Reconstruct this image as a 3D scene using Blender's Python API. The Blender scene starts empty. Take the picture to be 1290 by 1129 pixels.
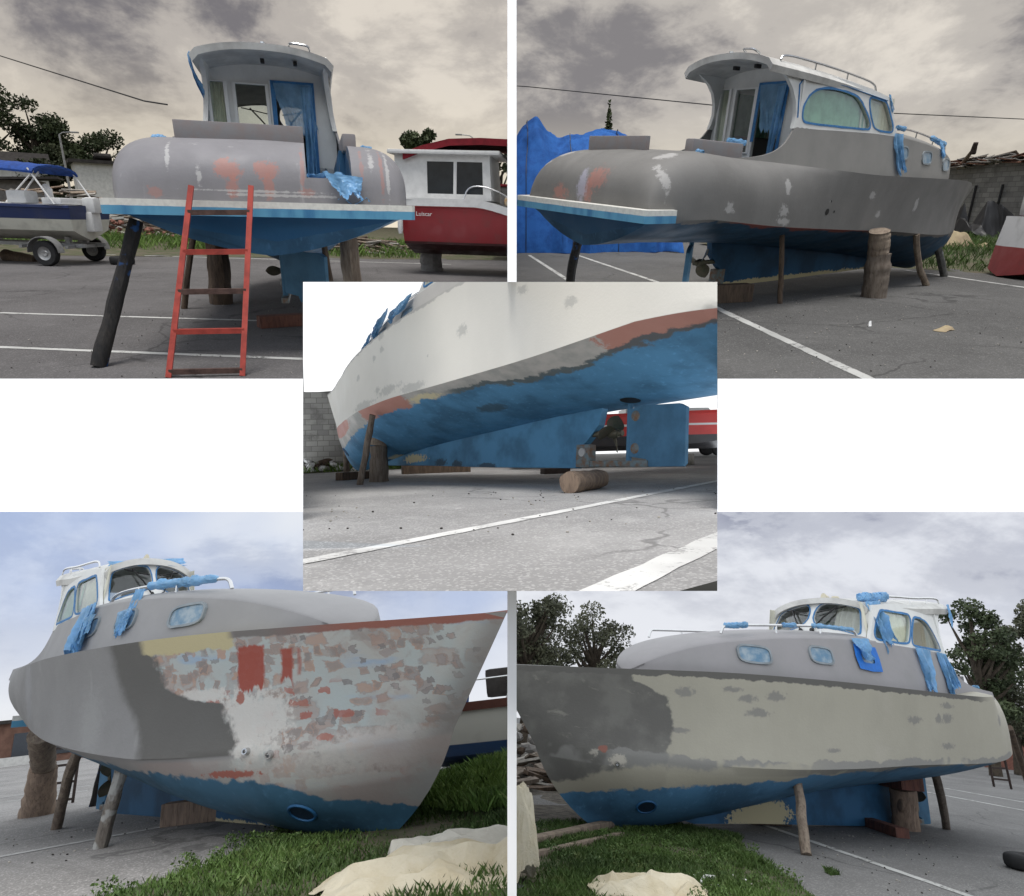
import bpy, bmesh, math, random
import numpy as np
from mathutils import Matrix, Vector, noise
from mathutils.geometry import delaunay_2d_cdt
PI = math.pi
rad = math.radians
sc = bpy.context.scene
COL = sc.collection
FPX = 800.0

# ------------------------------------------------------------------ the five yards
# every yard is a rigid piece of boat yard of its own, with its own ground; rows: camera right / down / forward in that yard
POSE = {
 'TL': ([[-0.26677,-0.96337,0.02731],[-0.33547,0.06626,-0.93972],[0.90349,-0.25985,-0.34086]],[-7.38087,-0.55408,1.63852]),
 'TR': ([[0.84261,-0.53851,-0.00360],[-0.19657,-0.30133,-0.93304],[0.50137,0.78689,-0.35976]],[-5.79047,-6.77047,1.72906]),
 'C': ([[-0.63704,-0.77037,-0.02649],[0.01907,0.01861,-0.99965],[0.77059,-0.63732,0.00283]],[-2.75685,5.44982,0.67440]),
 'BL': ([[0.77208,0.62700,-0.10373],[-0.30381,0.22079,-0.92680],[-0.55820,0.74708,0.36095]],[12.82036,-3.67707,1.31378]),
 'BR': ([[-0.89388,0.44101,0.08059],[-0.23367,-0.30489,-0.92328],[-0.38260,-0.84413,0.37558]],[12.82379,6.64867,1.51667])}
ZG = {'TL':.12,'TR':.29,'C':.2,'BL':.49,'BR':.42}
WM = {}
AX = Matrix(((1,0,0),(0,0,1),(0,-1,0)))
for k,(R,c) in POSE.items():
    R = Matrix(R)
    z = R[2].normalized(); x = R[0]-z*R[0].dot(z); x.normalize(); y = z.cross(x)
    R = Matrix((x,y,z))
    A = AX @ R
    WM[k] = Matrix.Translation(A @ (-Vector(c))) @ A.to_4x4()
CUR = 'TL'
PANEL_OF = {}

# ------------------------------------------------------------------ small tools
def pchip(xs, ys):
    xs = np.array(xs,float); ys = np.array(ys,float); h = np.diff(xs); d = np.diff(ys)/h
    m = np.zeros_like(xs); m[0]=d[0]; m[-1]=d[-1]
    for i in range(1,len(xs)-1):
        if d[i-1]*d[i] > 0:
            w1=2*h[i]+h[i-1]; w2=h[i]+2*h[i-1]; m[i]=(w1+w2)/(w1/d[i-1]+w2/d[i])
    def f(x):
        i = int(np.clip(np.searchsorted(xs,x)-1,0,len(h)-1)); t=(x-xs[i])/h[i]; t=min(max(t,0.),1.)
        return float((2*t**3-3*t*t+1)*ys[i]+(t**3-2*t*t+t)*h[i]*m[i]+(-2*t**3+3*t*t)*ys[i+1]+(t**3-t*t)*h[i]*m[i+1])
    return f
def sstep(a,b,x):
    t = min(max((x-a)/(b-a),0.),1.); return t*t*(3-2*t)
def lerp(a,b,t): return a+(b-a)*t
def n3(x,y=0,z=0): return noise.noise(Vector((x,y,z)))
def fbm(x,y=0,z=0,o=4):
    s=0;a=1;f=1
    for _ in range(o): s+=a*noise.noise(Vector((x*f,y*f,z*f))); a*=.5; f*=2.03
    return s
def ridge(x,y=0,z=0,o=3):
    s=0;a=1;f=1
    for _ in range(o): s+=a*(1-2*abs(noise.noise(Vector((x*f,y*f,z*f))))); a*=.5; f*=2.1
    return s
def chaikin(p, n=2, closed=True):
    for _ in range(n):
        q=[]
        m=len(p)
        for i in range(m if closed else m-1):
            a=p[i]; b=p[(i+1)%m]
            q.append(tuple(.75*u+.25*v for u,v in zip(a,b))); q.append(tuple(.25*u+.75*v for u,v in zip(a,b)))
        if not closed: q=[p[0]]+q+[p[-1]]
        p=q
    return p

class MB:
    """collects shapes for ONE mesh"""
    def __init__(s): s.v=[]; s.f=[]; s.mi=[]; s.m=0
    def add(s, vs, fs):
        o=len(s.v); s.v+= [tuple(v) for v in vs]; s.f+=[tuple(i+o for i in f) for f in fs]; s.mi+=[s.m]*len(fs); return s
    def box(s, c, d, M=None, bev=0.0):
        bm=bmesh.new(); bmesh.ops.create_cube(bm,size=1.0)
        for v in bm.verts: v.co=Vector((v.co.x*d[0],v.co.y*d[1],v.co.z*d[2]))
        if bev: bmesh.ops.bevel(bm,geom=bm.edges[:],offset=bev,segments=2,affect='EDGES',profile=.7)
        M2=Matrix.Translation(Vector(c)) @ (M.to_4x4() if M else Matrix())
        bm.verts.index_update()
        s.add([M2@v.co for v in bm.verts],[[v.index for v in f.verts] for f in bm.faces]); bm.free(); return s
    def bar(s, a, b, w, h=None, up=(0,0,1)):
        a=Vector(a); b=Vector(b); h=h or w; d=(b-a); L=d.length; d.normalize()
        u=Vector(up)
        if abs(d.dot(u))>.98: u=Vector((1,0,0))
        x=d.cross(u).normalized(); y=x.cross(d)
        vs=[]
        for p in (a,b):
            for i,j in ((-1,-1),(1,-1),(1,1),(-1,1)): vs.append(p+x*i*w/2+y*j*h/2)
        s.add(vs,[(3,2,1,0),(4,5,6,7),(0,1,5,4),(1,2,6,5),(2,3,7,6),(3,0,4,7)]); return s
    def tube(s, pts, r, n=8, cap=True, rfun=None):
        pts=[Vector(p) for p in pts]; m=len(pts); rings=[]
        prev=None
        for i,p in enumerate(pts):
            t=(pts[min(i+1,m-1)]-pts[max(i-1,0)]).normalized()
            if prev is None:
                u=Vector((0,0,1)) if abs(t.z)<.9 else Vector((1,0,0))
                x=t.cross(u).normalized()
            else: x=(prev-t*prev.dot(t)).normalized()
            prev=x; y=t.cross(x)
            rr=r[i] if isinstance(r,(list,tuple)) else r
            ring=[]
            for k in range(n):
                a=2*PI*k/n; q=rr*(rfun(i,a) if rfun else 1)
                ring.append(p+x*math.cos(a)*q+y*math.sin(a)*q)
            rings.append(ring)
        vs=[v for g in rings for v in g]; fs=[]
        for i in range(m-1):
            for k in range(n): fs.append((i*n+k,i*n+(k+1)%n,(i+1)*n+(k+1)%n,(i+1)*n+k))
        if cap: fs.append(tuple(reversed(range(n)))); fs.append(tuple(range((m-1)*n,m*n)))
        s.add(vs,fs); return s
    def lathe(s, prof, M=None, n=24):
        vs=[];fs=[]
        for r,z in prof:
            for k in range(n):
                a=2*PI*k/n; v=Vector((r*math.cos(a),r*math.sin(a),z)); vs.append(M@v if M else v)
        for i in range(len(prof)-1):
            for k in range(n): fs.append((i*n+k,i*n+(k+1)%n,(i+1)*n+(k+1)%n,(i+1)*n+k))
        s.add(vs,fs); return s
    def grid(s, P, close=False):
        """P: rows of points"""
        nr=len(P); nc=len(P[0]); fs=[]
        for i in range(nr-1):
            for j in range(nc-1 if not close else nc):
                fs.append((i*nc+j,i*nc+(j+1)%nc,(i+1)*nc+(j+1)%nc,(i+1)*nc+j))
        s.add([p for r in P for p in r],fs); return s
    def sheet(s, P, th):
        """grid with thickness th (vector function or vector)"""
        nr=len(P); nc=len(P[0]); n=nr*nc
        A=[Vector(p) for r in P for p in r]
        B=[p+(th(p) if callable(th) else Vector(th)) for p in A]
        fs=[]
        for i in range(nr-1):
            for j in range(nc-1):
                q=(i*nc+j,i*nc+j+1,(i+1)*nc+j+1,(i+1)*nc+j); fs.append(q); fs.append(tuple(n+k for k in reversed(q)))
        rim=[j for j in range(nc)]+[i*nc+nc-1 for i in range(1,nr)]+[(nr-1)*nc+j for j in range(nc-2,-1,-1)]+[i*nc for i in range(nr-2,0,-1)]
        for a,b in zip(rim,rim[1:]+rim[:1]): fs.append((b,a,n+a,n+b))
        s.add(A+B,fs); return s
    def panel(s, outer, holes, step, fmap, th):
        """flat outline with holes, mapped to 3D by fmap(a,b), th(a,b)->vector of the thickness"""
        V,F,rim=cdt(outer,holes,step)
        n=len(V); A=[Vector(fmap(*v)) for v in V]; B=[Vector(fmap(*v))+Vector(th(*v)) for v in V]
        fs=[tuple(f) for f in F]+[tuple(n+i for i in reversed(f)) for f in F]+[(b,a,n+a,n+b) for a,b in rim]
        s.add(A+B,fs); return s
    def mesh(s, name, smooth=35):
        me=bpy.data.meshes.new(name); me.from_pydata(s.v,[],s.f)
        me.polygons.foreach_set('material_index',s.mi)
        bm=bmesh.new(); bm.from_mesh(me); bmesh.ops.remove_doubles(bm,verts=bm.verts,dist=1e-5)
        bmesh.ops.recalc_face_normals(bm,faces=bm.faces); bm.to_mesh(me); bm.free()
        if smooth:
            me.polygons.foreach_set('use_smooth',[True]*len(me.polygons)); me.set_sharp_from_angle(angle=rad(smooth))
        me.update(); return me
    def build(s, name, mat, parent=None, smooth=35):
        return obj(name, s.mesh(name,smooth), mat, parent)

def inside(poly, x, y):
    c=False; n=len(poly)
    for i in range(n):
        x1,y1=poly[i]; x2,y2=poly[(i+1)%n]
        if (y1>y)!=(y2>y) and x<(x2-x1)*(y-y1)/(y2-y1)+x1: c=not c
    return c
def dens(poly, step):
    q=[]
    for i in range(len(poly)):
        a=poly[i]; b=poly[(i+1)%len(poly)]; k=max(1,int(math.hypot(b[0]-a[0],b[1]-a[1])/step))
        for j in range(k): q.append((lerp(a[0],b[0],j/k),lerp(a[1],b[1],j/k)))
    return q
def cdt(outer, holes, step):
    outer=dens(outer,step); holes=[dens(h,step) for h in holes]
    pts=[];ed=[]
    for lp in [outer]+holes:
        o=len(pts); pts+=lp; ed+=[(o+i,o+(i+1)%len(lp)) for i in range(len(lp))]
    xs=[p[0] for p in outer]; ys=[p[1] for p in outer]
    x=min(xs)+step*.5
    while x<max(xs):
        y=min(ys)+step*.5
        while y<max(ys):
            if inside(outer,x,y) and not any(inside(h,x,y) for h in holes): pts.append((x+random.uniform(-.1,.1)*step,y))
            y+=step
        x+=step
    V,E,F,_,_,_=delaunay_2d_cdt([Vector(p) for p in pts],ed,[],0,1e-6)
    F2=[]
    for f in F:
        cx=sum(V[i].x for i in f)/len(f); cy=sum(V[i].y for i in f)/len(f)
        if inside(outer,cx,cy) and not any(inside(h,cx,cy) for h in holes): F2.append(f)
    cnt={}
    for f in F2:
        for i in range(len(f)):
            e=(f[i],f[(i+1)%len(f)]); cnt[e]=1
    rim=[e for e in cnt if (e[1],e[0]) not in cnt]
    return [(v.x,v.y) for v in V],F2,rim

def obj(name, me, mat, parent=None):
    o=bpy.data.objects.new(name,me); COL.objects.link(o)
    if mat is not None and me is not None:
        for m in (mat if isinstance(mat,(list,tuple)) else [mat]):
            if len(me.materials)<8: me.materials.append(m)
    if parent is not None: o.parent=parent
    else: o.matrix_world=WM[CUR].copy(); PANEL_OF[o.name]=CUR
    return o
def tag(o, label=None, cat=None, group=None, kind=None):
    if label: o['label']=label
    if cat: o['category']=cat
    if group: o['group']=group
    if kind: o['kind']=kind
    return o
def thing(name, label, cat, loc=(0,0,0), rz=0.0, group=None, M=None):
    o=bpy.data.objects.new(name,None); COL.objects.link(o); o.empty_display_size=.2
    o.matrix_world=WM[CUR] @ Matrix.Translation(Vector(loc)) @ (M.to_4x4() if M else Matrix.Rotation(rz,4,'Z'))
    PANEL_OF[o.name]=CUR
    return tag(o,label,cat,group)
def single(mb, name, mat, label, cat, loc=(0,0,0), rz=0.0, group=None, smooth=35, M=None):
    """a thing that is one mesh, its origin at its base"""
    o=obj(name,mb.mesh(name,smooth),mat)
    o.matrix_world=WM[CUR] @ Matrix.Translation(Vector(loc)) @ (M.to_4x4() if M else Matrix.Rotation(rz,4,'Z'))
    return tag(o,label,cat,group)
def struct(mb, name, mat, kind='structure', smooth=35):
    o=obj(name,mb.mesh(name,smooth),mat); o['kind']=kind; return o
def dup(root, label, loc, rz=0.0, scale=1.0):
    r=root.copy(); COL.objects.link(r); PANEL_OF[r.name]=CUR
    r.matrix_world=WM[CUR] @ Matrix.Translation(Vector(loc)) @ Matrix.Rotation(rz,4,'Z') @ Matrix.Scale(scale,4)
    r['label']=label
    def rec(a,b):
        for ch in list(a.children):
            c=ch.copy(); COL.objects.link(c); c.parent=b; rec(ch,c)
    rec(root,r)
    return r

# ------------------------------------------------------------------ materials
def srgb(r,g,b):
    def f(c):
        c/=255.; return c/12.92 if c<=.04045 else ((c+.055)/1.055)**2.4
    return (f(r),f(g),f(b),1)
class G:
    def __init__(s,name,rough=.6,metal=0.,spec=.3):
        s.m=bpy.data.materials.new(name); s.m.use_nodes=True; s.nt=s.m.node_tree
        s.b=s.nt.nodes['Principled BSDF']; s.b.inputs['Roughness'].default_value=rough; s.b.inputs['Metallic'].default_value=metal
        s.b.inputs['Specular IOR Level'].default_value=spec
        s._tc=None
    def node(s,t): return s.nt.nodes.new(t)
    def link(s,a,b): s.nt.links.new(a,b)
    def set(s,inp,v):
        if hasattr(v,'links') or isinstance(v,bpy.types.NodeSocket): s.link(v,inp)
        else: inp.default_value=v
    @property
    def co(s):
        if s._tc is None: s._tc=s.node('ShaderNodeTexCoord')
        return s._tc.outputs['Object']
    def sep(s,v=None):
        n=s.node('ShaderNodeSeparateXYZ'); s.link(v or s.co,n.inputs[0]); return n.outputs
    def math(s,op,a,b=0.,c=None,clamp=False):
        n=s.node('ShaderNodeMath'); n.operation=op; n.use_clamp=clamp
        s.set(n.inputs[0],a); s.set(n.inputs[1],b)
        if c is not None: s.set(n.inputs[2],c)
        return n.outputs[0]
    def noise(s,scale=5.,detail=4.,rough=.55,dist=0.,co=None,sc3=None,col=False):
        n=s.node('ShaderNodeTexNoise'); n.inputs['Scale'].default_value=scale; n.inputs['Detail'].default_value=detail
        n.inputs['Roughness'].default_value=rough; n.inputs['Distortion'].default_value=dist
        s.link(s.scaled(sc3,co) if sc3 else (co or s.co),n.inputs['Vector'])
        return n.outputs['Color'] if col else n.outputs['Fac']
    def scaled(s,sc3,co=None,loc=(0,0,0)):
        n=s.node('ShaderNodeMapping'); n.inputs['Scale'].default_value=sc3; n.inputs['Location'].default_value=loc
        s.link(co or s.co,n.inputs['Vector']); return n.outputs[0]
    def vor(s,scale,feature='F1',co=None,out='Distance',metric='EUCLIDEAN',rnd=1.):
        n=s.node('ShaderNodeTexVoronoi'); n.feature=feature; n.inputs['Scale'].default_value=scale; n.inputs['Randomness'].default_value=rnd
        if feature!='DISTANCE_TO_EDGE': n.distance=metric
        s.link(co or s.co,n.inputs['Vector']); return n.outputs[out]
    def smooth(s,v,a,b,t0=0.,t1=1.):
        n=s.node('ShaderNodeMapRange'); n.interpolation_type='SMOOTHSTEP'
        s.set(n.inputs[0],v); s.set(n.inputs[1],a); s.set(n.inputs[2],b); s.set(n.inputs[3],t0); s.set(n.inputs[4],t1); return n.outputs[0]
    def mix(s,f,a,b):
        n=s.node('ShaderNodeMix'); n.data_type='RGBA'
        s.set(n.inputs[0],f); s.set(n.inputs[6],a); s.set(n.inputs[7],b); return n.outputs[2]
    def ramp(s,v,stops):
        n=s.node('ShaderNodeValToRGB'); cr=n.color_ramp
        while len(cr.elements)<len(stops): cr.elements.new(.5)
        for e,(p,c) in zip(cr.elements,stops): e.position=p; e.color=c
        s.link(v,n.inputs[0]); return n.outputs[0]
    def ell(s,a,b,a0,b0,ra,rb,warp=None,w=.4,soft=.12):
        """1 inside a ragged ellipse"""
        da=s.math('DIVIDE',s.math('SUBTRACT',a,a0),ra); db=s.math('DIVIDE',s.math('SUBTRACT',b,b0),rb)
        d=s.math('SQRT',s.math('ADD',s.math('MULTIPLY',da,da),s.math('MULTIPLY',db,db)))
        if warp is not None:
            if not hasattr(s,'_hf'): s._hf=s.noise(19,5,.7)
            d=s.math('ADD',d,s.math('MULTIPLY',s.math('SUBTRACT',warp,.5),w*1.5))
            d=s.math('ADD',d,s.math('MULTIPLY',s.math('SUBTRACT',s._hf,.5),min(w*2.2,3.)))
        return s.smooth(d,1+soft,1-soft)
    def rect(s,a,b,a0,a1,b0,b1,warp=None,w=.1,soft=.02):
        if warp is not None:
            k=s.math('MULTIPLY',s.math('SUBTRACT',warp,.5),w); a=s.math('ADD',a,k); b=s.math('ADD',b,k)
        m=s.math('MULTIPLY',s.smooth(a,a0-soft,a0+soft),s.smooth(a,a1+soft,a1-soft))
        return s.math('MULTIPLY',m,s.math('MULTIPLY',s.smooth(b,b0-soft,b0+soft),s.smooth(b,b1+soft,b1-soft)))
    def attr(s,name):
        n=s.node('ShaderNodeAttribute'); n.attribute_name=name; return n.outputs['Fac']
    def out(s,col,bump=None,bs=.3,bd=.01,rough=None):
        s.set(s.b.inputs['Base Color'],col)
        if rough is not None: s.set(s.b.inputs['Roughness'],rough)
        if bump is not None:
            n=s.node('ShaderNodeBump'); n.inputs['Strength'].default_value=bs; n.inputs['Distance'].default_value=bd
            s.link(bump,n.inputs['Height']); s.link(n.outputs[0],s.b.inputs['Normal'])
        return s.m
def plain(name,c,rough=.6,metal=0.,var=.25,scale=6.,bump=.15,bd=.006,spec=.3,c2=None):
    """one coat of one colour with wear"""
    g=G(name,rough,metal,spec)
    c=tuple(c)+((1,) if len(c)==3 else ()); d=tuple(x*(1-var) for x in c[:3])+(1,)
    n=g.noise(scale,6,.6)
    f=g.smooth(n,.35,.7)
    col=g.mix(f,c,c2 or d)
    n2=g.noise(scale*9,3)
    col=g.mix(g.math('MULTIPLY',g.smooth(n2,.58,.75),.35),col,d)
    return g.out(col,n2,bump,bd)
# ------------------------------------------------------------------ the boat (x forward from the transom, y to port, z up)
_X=[.6,2.,3.5,5.,6.,7.,7.8,8.5,9.1,9.5,9.86]
f_ys=pchip(_X,[1.50,1.52,1.50,1.46,1.38,1.19,.93,.64,.335,.15,0.])
f_zs=pchip([.6,1.2,2.,3.,4.,5.,6.,7.4,8.6,9.86],[2.33,2.28,2.23,2.16,2.11,2.09,2.075,2.04,1.97,1.89])
f_yc=pchip([.6,2,3.5,5,6,7,7.8,8.5,9.,9.27],[1.51,1.47,1.42,1.37,1.30,1.13,.88,.55,.22,0.])
f_zc=pchip([.6,2,3.5,5,6,7,7.8,8.5,9.,9.27],[1.58,1.45,1.36,1.28,1.2,1.14,1.12,1.12,1.13,1.15])
f_zk=pchip([-.4,.8,2.,2.8,4.,5.7,6.5,7.1,7.6,8.23,8.4],[1.2,1.15,1.1,1.04,.91,.72,.6,.48,.39,.325,.35])
def station(S,C,K,r,w):
    """half section, keel centre to deck centre: (point, girth)"""
    out=[]
    for i in range(10):
        t=i/9; p=K.lerp(C,t); b=4*t*(1-t)
        p.z+=-.07*b*(1-w)-.05*b*w-.05*b*sstep(.6,.85,w)*sstep(1.,.9,w); p.x+=.10*b*w**6; p.y+=(.02*b+.19*b*sstep(.55,.82,w)*sstep(1.0,.88,w))*(1-sstep(.96,1.,w))
        out.append((p,t-1))
    n=18
    E=Vector((S.x,.88,S.z))
    for i in range(1,n+1):
        t=i/n; L=C.lerp(S,t); L.y-=.07*math.sin(PI*t)*w*w*sstep(1.0,.93,w)
        if r>0:
            h=min(.16,(S.z-C.z)*.25)
            if t<.25: Q=Vector((lerp(C.x,S.x,t),C.y+.015*t,C.z+h*t/.25))
            else:
                a=(t-.25)/.75*PI/2
                Q=Vector((lerp(C.x,S.x,t),.88+(C.y+.004-.88)*max(math.cos(a),0)**.64,C.z+h+(S.z-C.z-h)*math.sin(a)**.70))
            L=L.lerp(Q,r)
        out.append((L,t))
    top=out[-1][0]
    for i in range(1,7):
        t=i/6; out.append((Vector((top.x,top.y*(1-t),top.z-.012*(1-r)*sstep(0,.1,t)+.02*t)),2.))
    return out
def hull_mesh(rnd=True):
    st=[]
    S0=Vector((.6,f_ys(.6),f_zs(.6))); C0=Vector((.6,f_yc(.6),f_zc(.6))); K0=Vector((.6,0,f_zk(.6)))
    for k in range(12):
        a=PI/2*(1-k/12.)
        sa=math.sin(a); ca=max(math.cos(a),.0)**.50*.97+.03; dx=-.92*sa
        ysc=1-.10*sa**3
        s=[]
        for p,g in station(S0,C0,K0,1.,0.):
            z=p.z; x=.6+dx
            if g>0: z=C0.z+(p.z-C0.z)*ca
            else: x=.6+dx*.92
            s.append((Vector((x,p.y*ysc,z)),g))
        st.append(s)
    N=58
    for k in range(N+1):
        w=k/N
        xs=.6+w*9.26; xc=.6+w*8.67; xk=.6+w*7.8
        S=Vector((xs,f_ys(xs),f_zs(xs))); C=Vector((xc,f_yc(xc),f_zc(xc))); K=Vector((xk,0,f_zk(xk)))
        r=(1-sstep(.7,3.4,xs)) if rnd else 0.
        st.append(station(S,C,K,r,w))
    vs=[];fs=[];gi=[]
    m=len(st[0]); ring=2*m-2
    for s in st:
        for p,g in s: vs.append(p); gi.append(g)
        for p,g in reversed(s[1:-1]): vs.append(Vector((p.x,-p.y,p.z))); gi.append(g)
    for i in range(len(st)-1):
        for j in range(ring): fs.append((i*ring+j,i*ring+(j+1)%ring,(i+1)*ring+(j+1)%ring,(i+1)*ring+j))
    fs.append(tuple(range(ring)))
    me=bpy.data.meshes.new('hull'); me.from_pydata([tuple(v) for v in vs],[],fs)
    at=me.attributes.new('girth','FLOAT','POINT'); at.data.foreach_set('value',gi)
    bm=bmesh.new(); bm.from_mesh(me); bmesh.ops.remove_doubles(bm,verts=bm.verts,dist=2e-4)
    bmesh.ops.dissolve_degenerate(bm,edges=bm.edges,dist=1e-4)
    bmesh.ops.recalc_face_normals(bm,faces=bm.faces); bm.to_mesh(me); bm.free()
    return me
def boolean_diff(me, boxes):
    o=bpy.data.objects.new('tmp',me); COL.objects.link(o); cs=[]
    for (x0,x1,y0,y1,z0,z1) in boxes:
        b=MB().box(((x0+x1)/2,(y0+y1)/2,(z0+z1)/2),(x1-x0,y1-y0,z1-z0)); c=bpy.data.objects.new('cut',b.mesh('cut',0)); COL.objects.link(c); cs.append(c)
        md=o.modifiers.new('b','BOOLEAN'); md.operation='DIFFERENCE'; md.object=c; md.solver='EXACT'; md.use_self=True
    dg=bpy.context.evaluated_depsgraph_get()
    r=bpy.data.meshes.new_from_object(o.evaluated_get(dg))
    for c in cs+[o]: bpy.data.objects.remove(c)
    return r
_hull=None
def get_hull(gate=True):
    global _hull
    if gate is not True:
        h=boolean_diff(hull_mesh(),[(.5,2.66,-.80,.80,1.62,3.)]) if gate is False else hull_mesh(False)
        h.polygons.foreach_set('use_smooth',[True]*len(h.polygons)); h.set_sharp_from_angle(angle=rad(28)); return h
    if _hull is None:
        _hull=boolean_diff(hull_mesh(),[(.5,2.66,-.80,.80,1.62,3.),(-.8,.9,-.87,-.41,1.95,3.)])
        _hull.polygons.foreach_set('use_smooth',[True]*len(_hull.polygons)); _hull.set_sharp_from_angle(angle=rad(28))
    return _hull.copy()
# cabin plan and heights
_cp=[(1.1,1.10),(1.8,1.03),(2.6,.98),(3.4,1.02),(4.2,1.055),(5.,1.08),(5.7,1.06),(6.4,.98),(7.,.85),(7.5,.66),(7.85,.43),(8.04,.2),(8.1,0.)]
_ca=[0.]
for a,b in zip(_cp,_cp[1:]): _ca.append(_ca[-1]+math.hypot(b[0]-a[0],b[1]-a[1]))
cpx=pchip(_ca,[p[0] for p in _cp]); cpy=pchip(_ca,[p[1] for p in _cp]); CPL=_ca[-1]
f_cabtop=pchip([1.1,1.7,2.1,2.36,2.50,2.57,3.,4.9,5.5,6.4,7.,7.5,7.85,8.03,8.1],[2.26,2.29,2.35,2.45,2.57,2.69,2.70,2.66,2.62,2.53,2.44,2.335,2.20,2.08,1.99])
f_cy=pchip([p[0] for p in _cp[:7]],[p[1] for p in _cp[:7]])
def sideY(x,z): return f_cy(max(x,1.9))-.11-.075*(z-2.68)/.5
f_roof=pchip([1.9,3.,4.2,4.72],[3.43,3.37,3.26,3.17])
ROOFY=.845
def side_rows(s, off=0.0):
    rows=[]
    n=90
    for i in range(n+1):
        L=CPL*(1-(1-i/n)**1.25)
        x=cpx(L); y=max(cpy(L),0.); d=.01
        tx=cpx(min(L+d,CPL))-cpx(max(L-d,0)); ty=cpy(min(L+d,CPL))-cpy(max(L-d,0)); l=math.hypot(tx,ty); nx,ny=-ty/l*-1,-tx/l  # inward normal
        nx,ny=ty/l,-tx/l
        zb=f_zs(x)-.16; zt=f_cabtop(x); r=[]
        for j in range(9):
            t=j/8; k=off+.11*max(0.,(lerp(zb,zt,t)-2.1))/.58
            yy=max(y+ny*k,0.0) if y>.02 else 0.
            r.append((x+nx*k,s*yy,lerp(zb,zt,t)))
        rows.append(r)
    return rows
def round_poly(p,n=2): return chaikin(p,n)
def ring_strip(mb, poly, wid, fmap, nrm, h0, h1):
    """raised strip following a closed outline, wid outwards"""
    cx=sum(p[0] for p in poly)/len(poly); cy=sum(p[1] for p in poly)/len(poly)
    q=[]
    m=len(poly)
    for i in range(m):
        a=poly[i-1]; b=poly[(i+1)%m]; tx,ty=b[0]-a[0],b[1]-a[1]; l=math.hypot(tx,ty) or 1
        nx,ny=ty/l,-tx/l
        if nx*(poly[i][0]-cx)+ny*(poly[i][1]-cy)<0: nx,ny=-nx,-ny
        w=wid*(1+.35*n3(i*.6,cx*3,cy*5)); q.append((poly[i][0]+nx*w,poly[i][1]+ny*w))
    P=[]
    for a,b in zip(poly,q):
        A=Vector(fmap(*a)); B=Vector(fmap(*b)); N=Vector(nrm(*a)).normalized()
        P.append((A+N*h0,A+N*h1,B+N*h1,B+N*h0))
    n=len(P); vs=[v for r in P for v in r]; fs=[]
    for i in range(n):
        j=(i+1)%n
        for k in range(4): fs.append((i*4+k,i*4+(k+1)%4,j*4+(k+1)%4,j*4+k))
    mb.add(vs,fs)
def offset_poly(poly,d):
    cx=sum(p[0] for p in poly)/len(poly); cy=sum(p[1] for p in poly)/len(poly); q=[]
    m=len(poly)
    for i in range(m):
        a=poly[i-1]; b=poly[(i+1)%m]; tx,ty=b[0]-a[0],b[1]-a[1]; l=math.hypot(tx,ty) or 1
        nx,ny=ty/l,-tx/l
        if nx*(poly[i][0]-cx)+ny*(poly[i][1]-cy)<0: nx,ny=-nx,-ny
        q.append((poly[i][0]+nx*d,poly[i][1]+ny*d))
    return q
def film(mb, a, b, length, out, seed=0, taper=.5, nx=26, ny=34, amp=.05, sway=(0,0,0), bunch=0.):
    """thin rumpled masking film hanging from the line a-b"""
    a=Vector(a); b=Vector(b); o=Vector(out).normalized(); rows=[]; mid=(a+b)/2; sw=Vector(sway)
    for j in range(ny+1):
        t=j/ny; row=[]
        for i in range(nx+1):
            u=i/nx; p=a.lerp(b,u); w=1-(1-taper)*sstep(0,.9,t)+.30*t*n3(seed,t*3)+.05*n3(t*14,seed)
            p=mid+(p-mid)*w+sw*t*t
            k=length*(1+.38*n3(u*2.6,seed,7)+.20*n3(u*9,seed,3)+.10*n3(u*22,seed,5))
            p.z-=k*t
            q=amp*(.28+ridge(u*2.6+.5*n3(t*2,seed),t*.7,seed,2)*.40+.40*math.sin(u*15+seed+2.5*n3(t*1.5,u,seed))+.12*ridge(u*8+n3(t*4,seed),t*3,seed+3,2))*(.25+min(t*2,1.))
            p=p+o*(.010+max(q,-.008))+Vector((.006*n3(u*8,t*8,seed),.006*n3(u*8,t*8,seed+4),.008*n3(u*6,t*9,seed+8))); row.append(tuple(p))
        rows.append(row)
    mb.sheet(rows,o*.0015)
def wrap(mb, pts, r, seed=0, n=22):
    """torn film twisted round a rail"""
    m=64; P=[Vector(pts[0]).lerp(Vector(pts[1]),i/m)+Vector((0,0,-.012*abs(n3(i*.3,seed)))) for i in range(m+1)]
    L=(Vector(pts[1])-Vector(pts[0])).length; s=L/.10
    mb.tube(P,[r*(.50+.45*abs(n3(i/m*s*.7,seed))+.22*abs(n3(i/m*s*2.3,seed)))*(sstep(0,.05,i/m)*sstep(1,.95,i/m)*.8+.2) for i in range(m+1)],n,True,
        lambda i,an: 1+.42*ridge(math.cos(an)*1.6+i*.06,math.sin(an)*1.6,i/m*s*.9+seed,2)*.6+(.55*abs(n3(i/m*s*1.4,seed+5)) if math.sin(an)<-.6 else 0))

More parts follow.
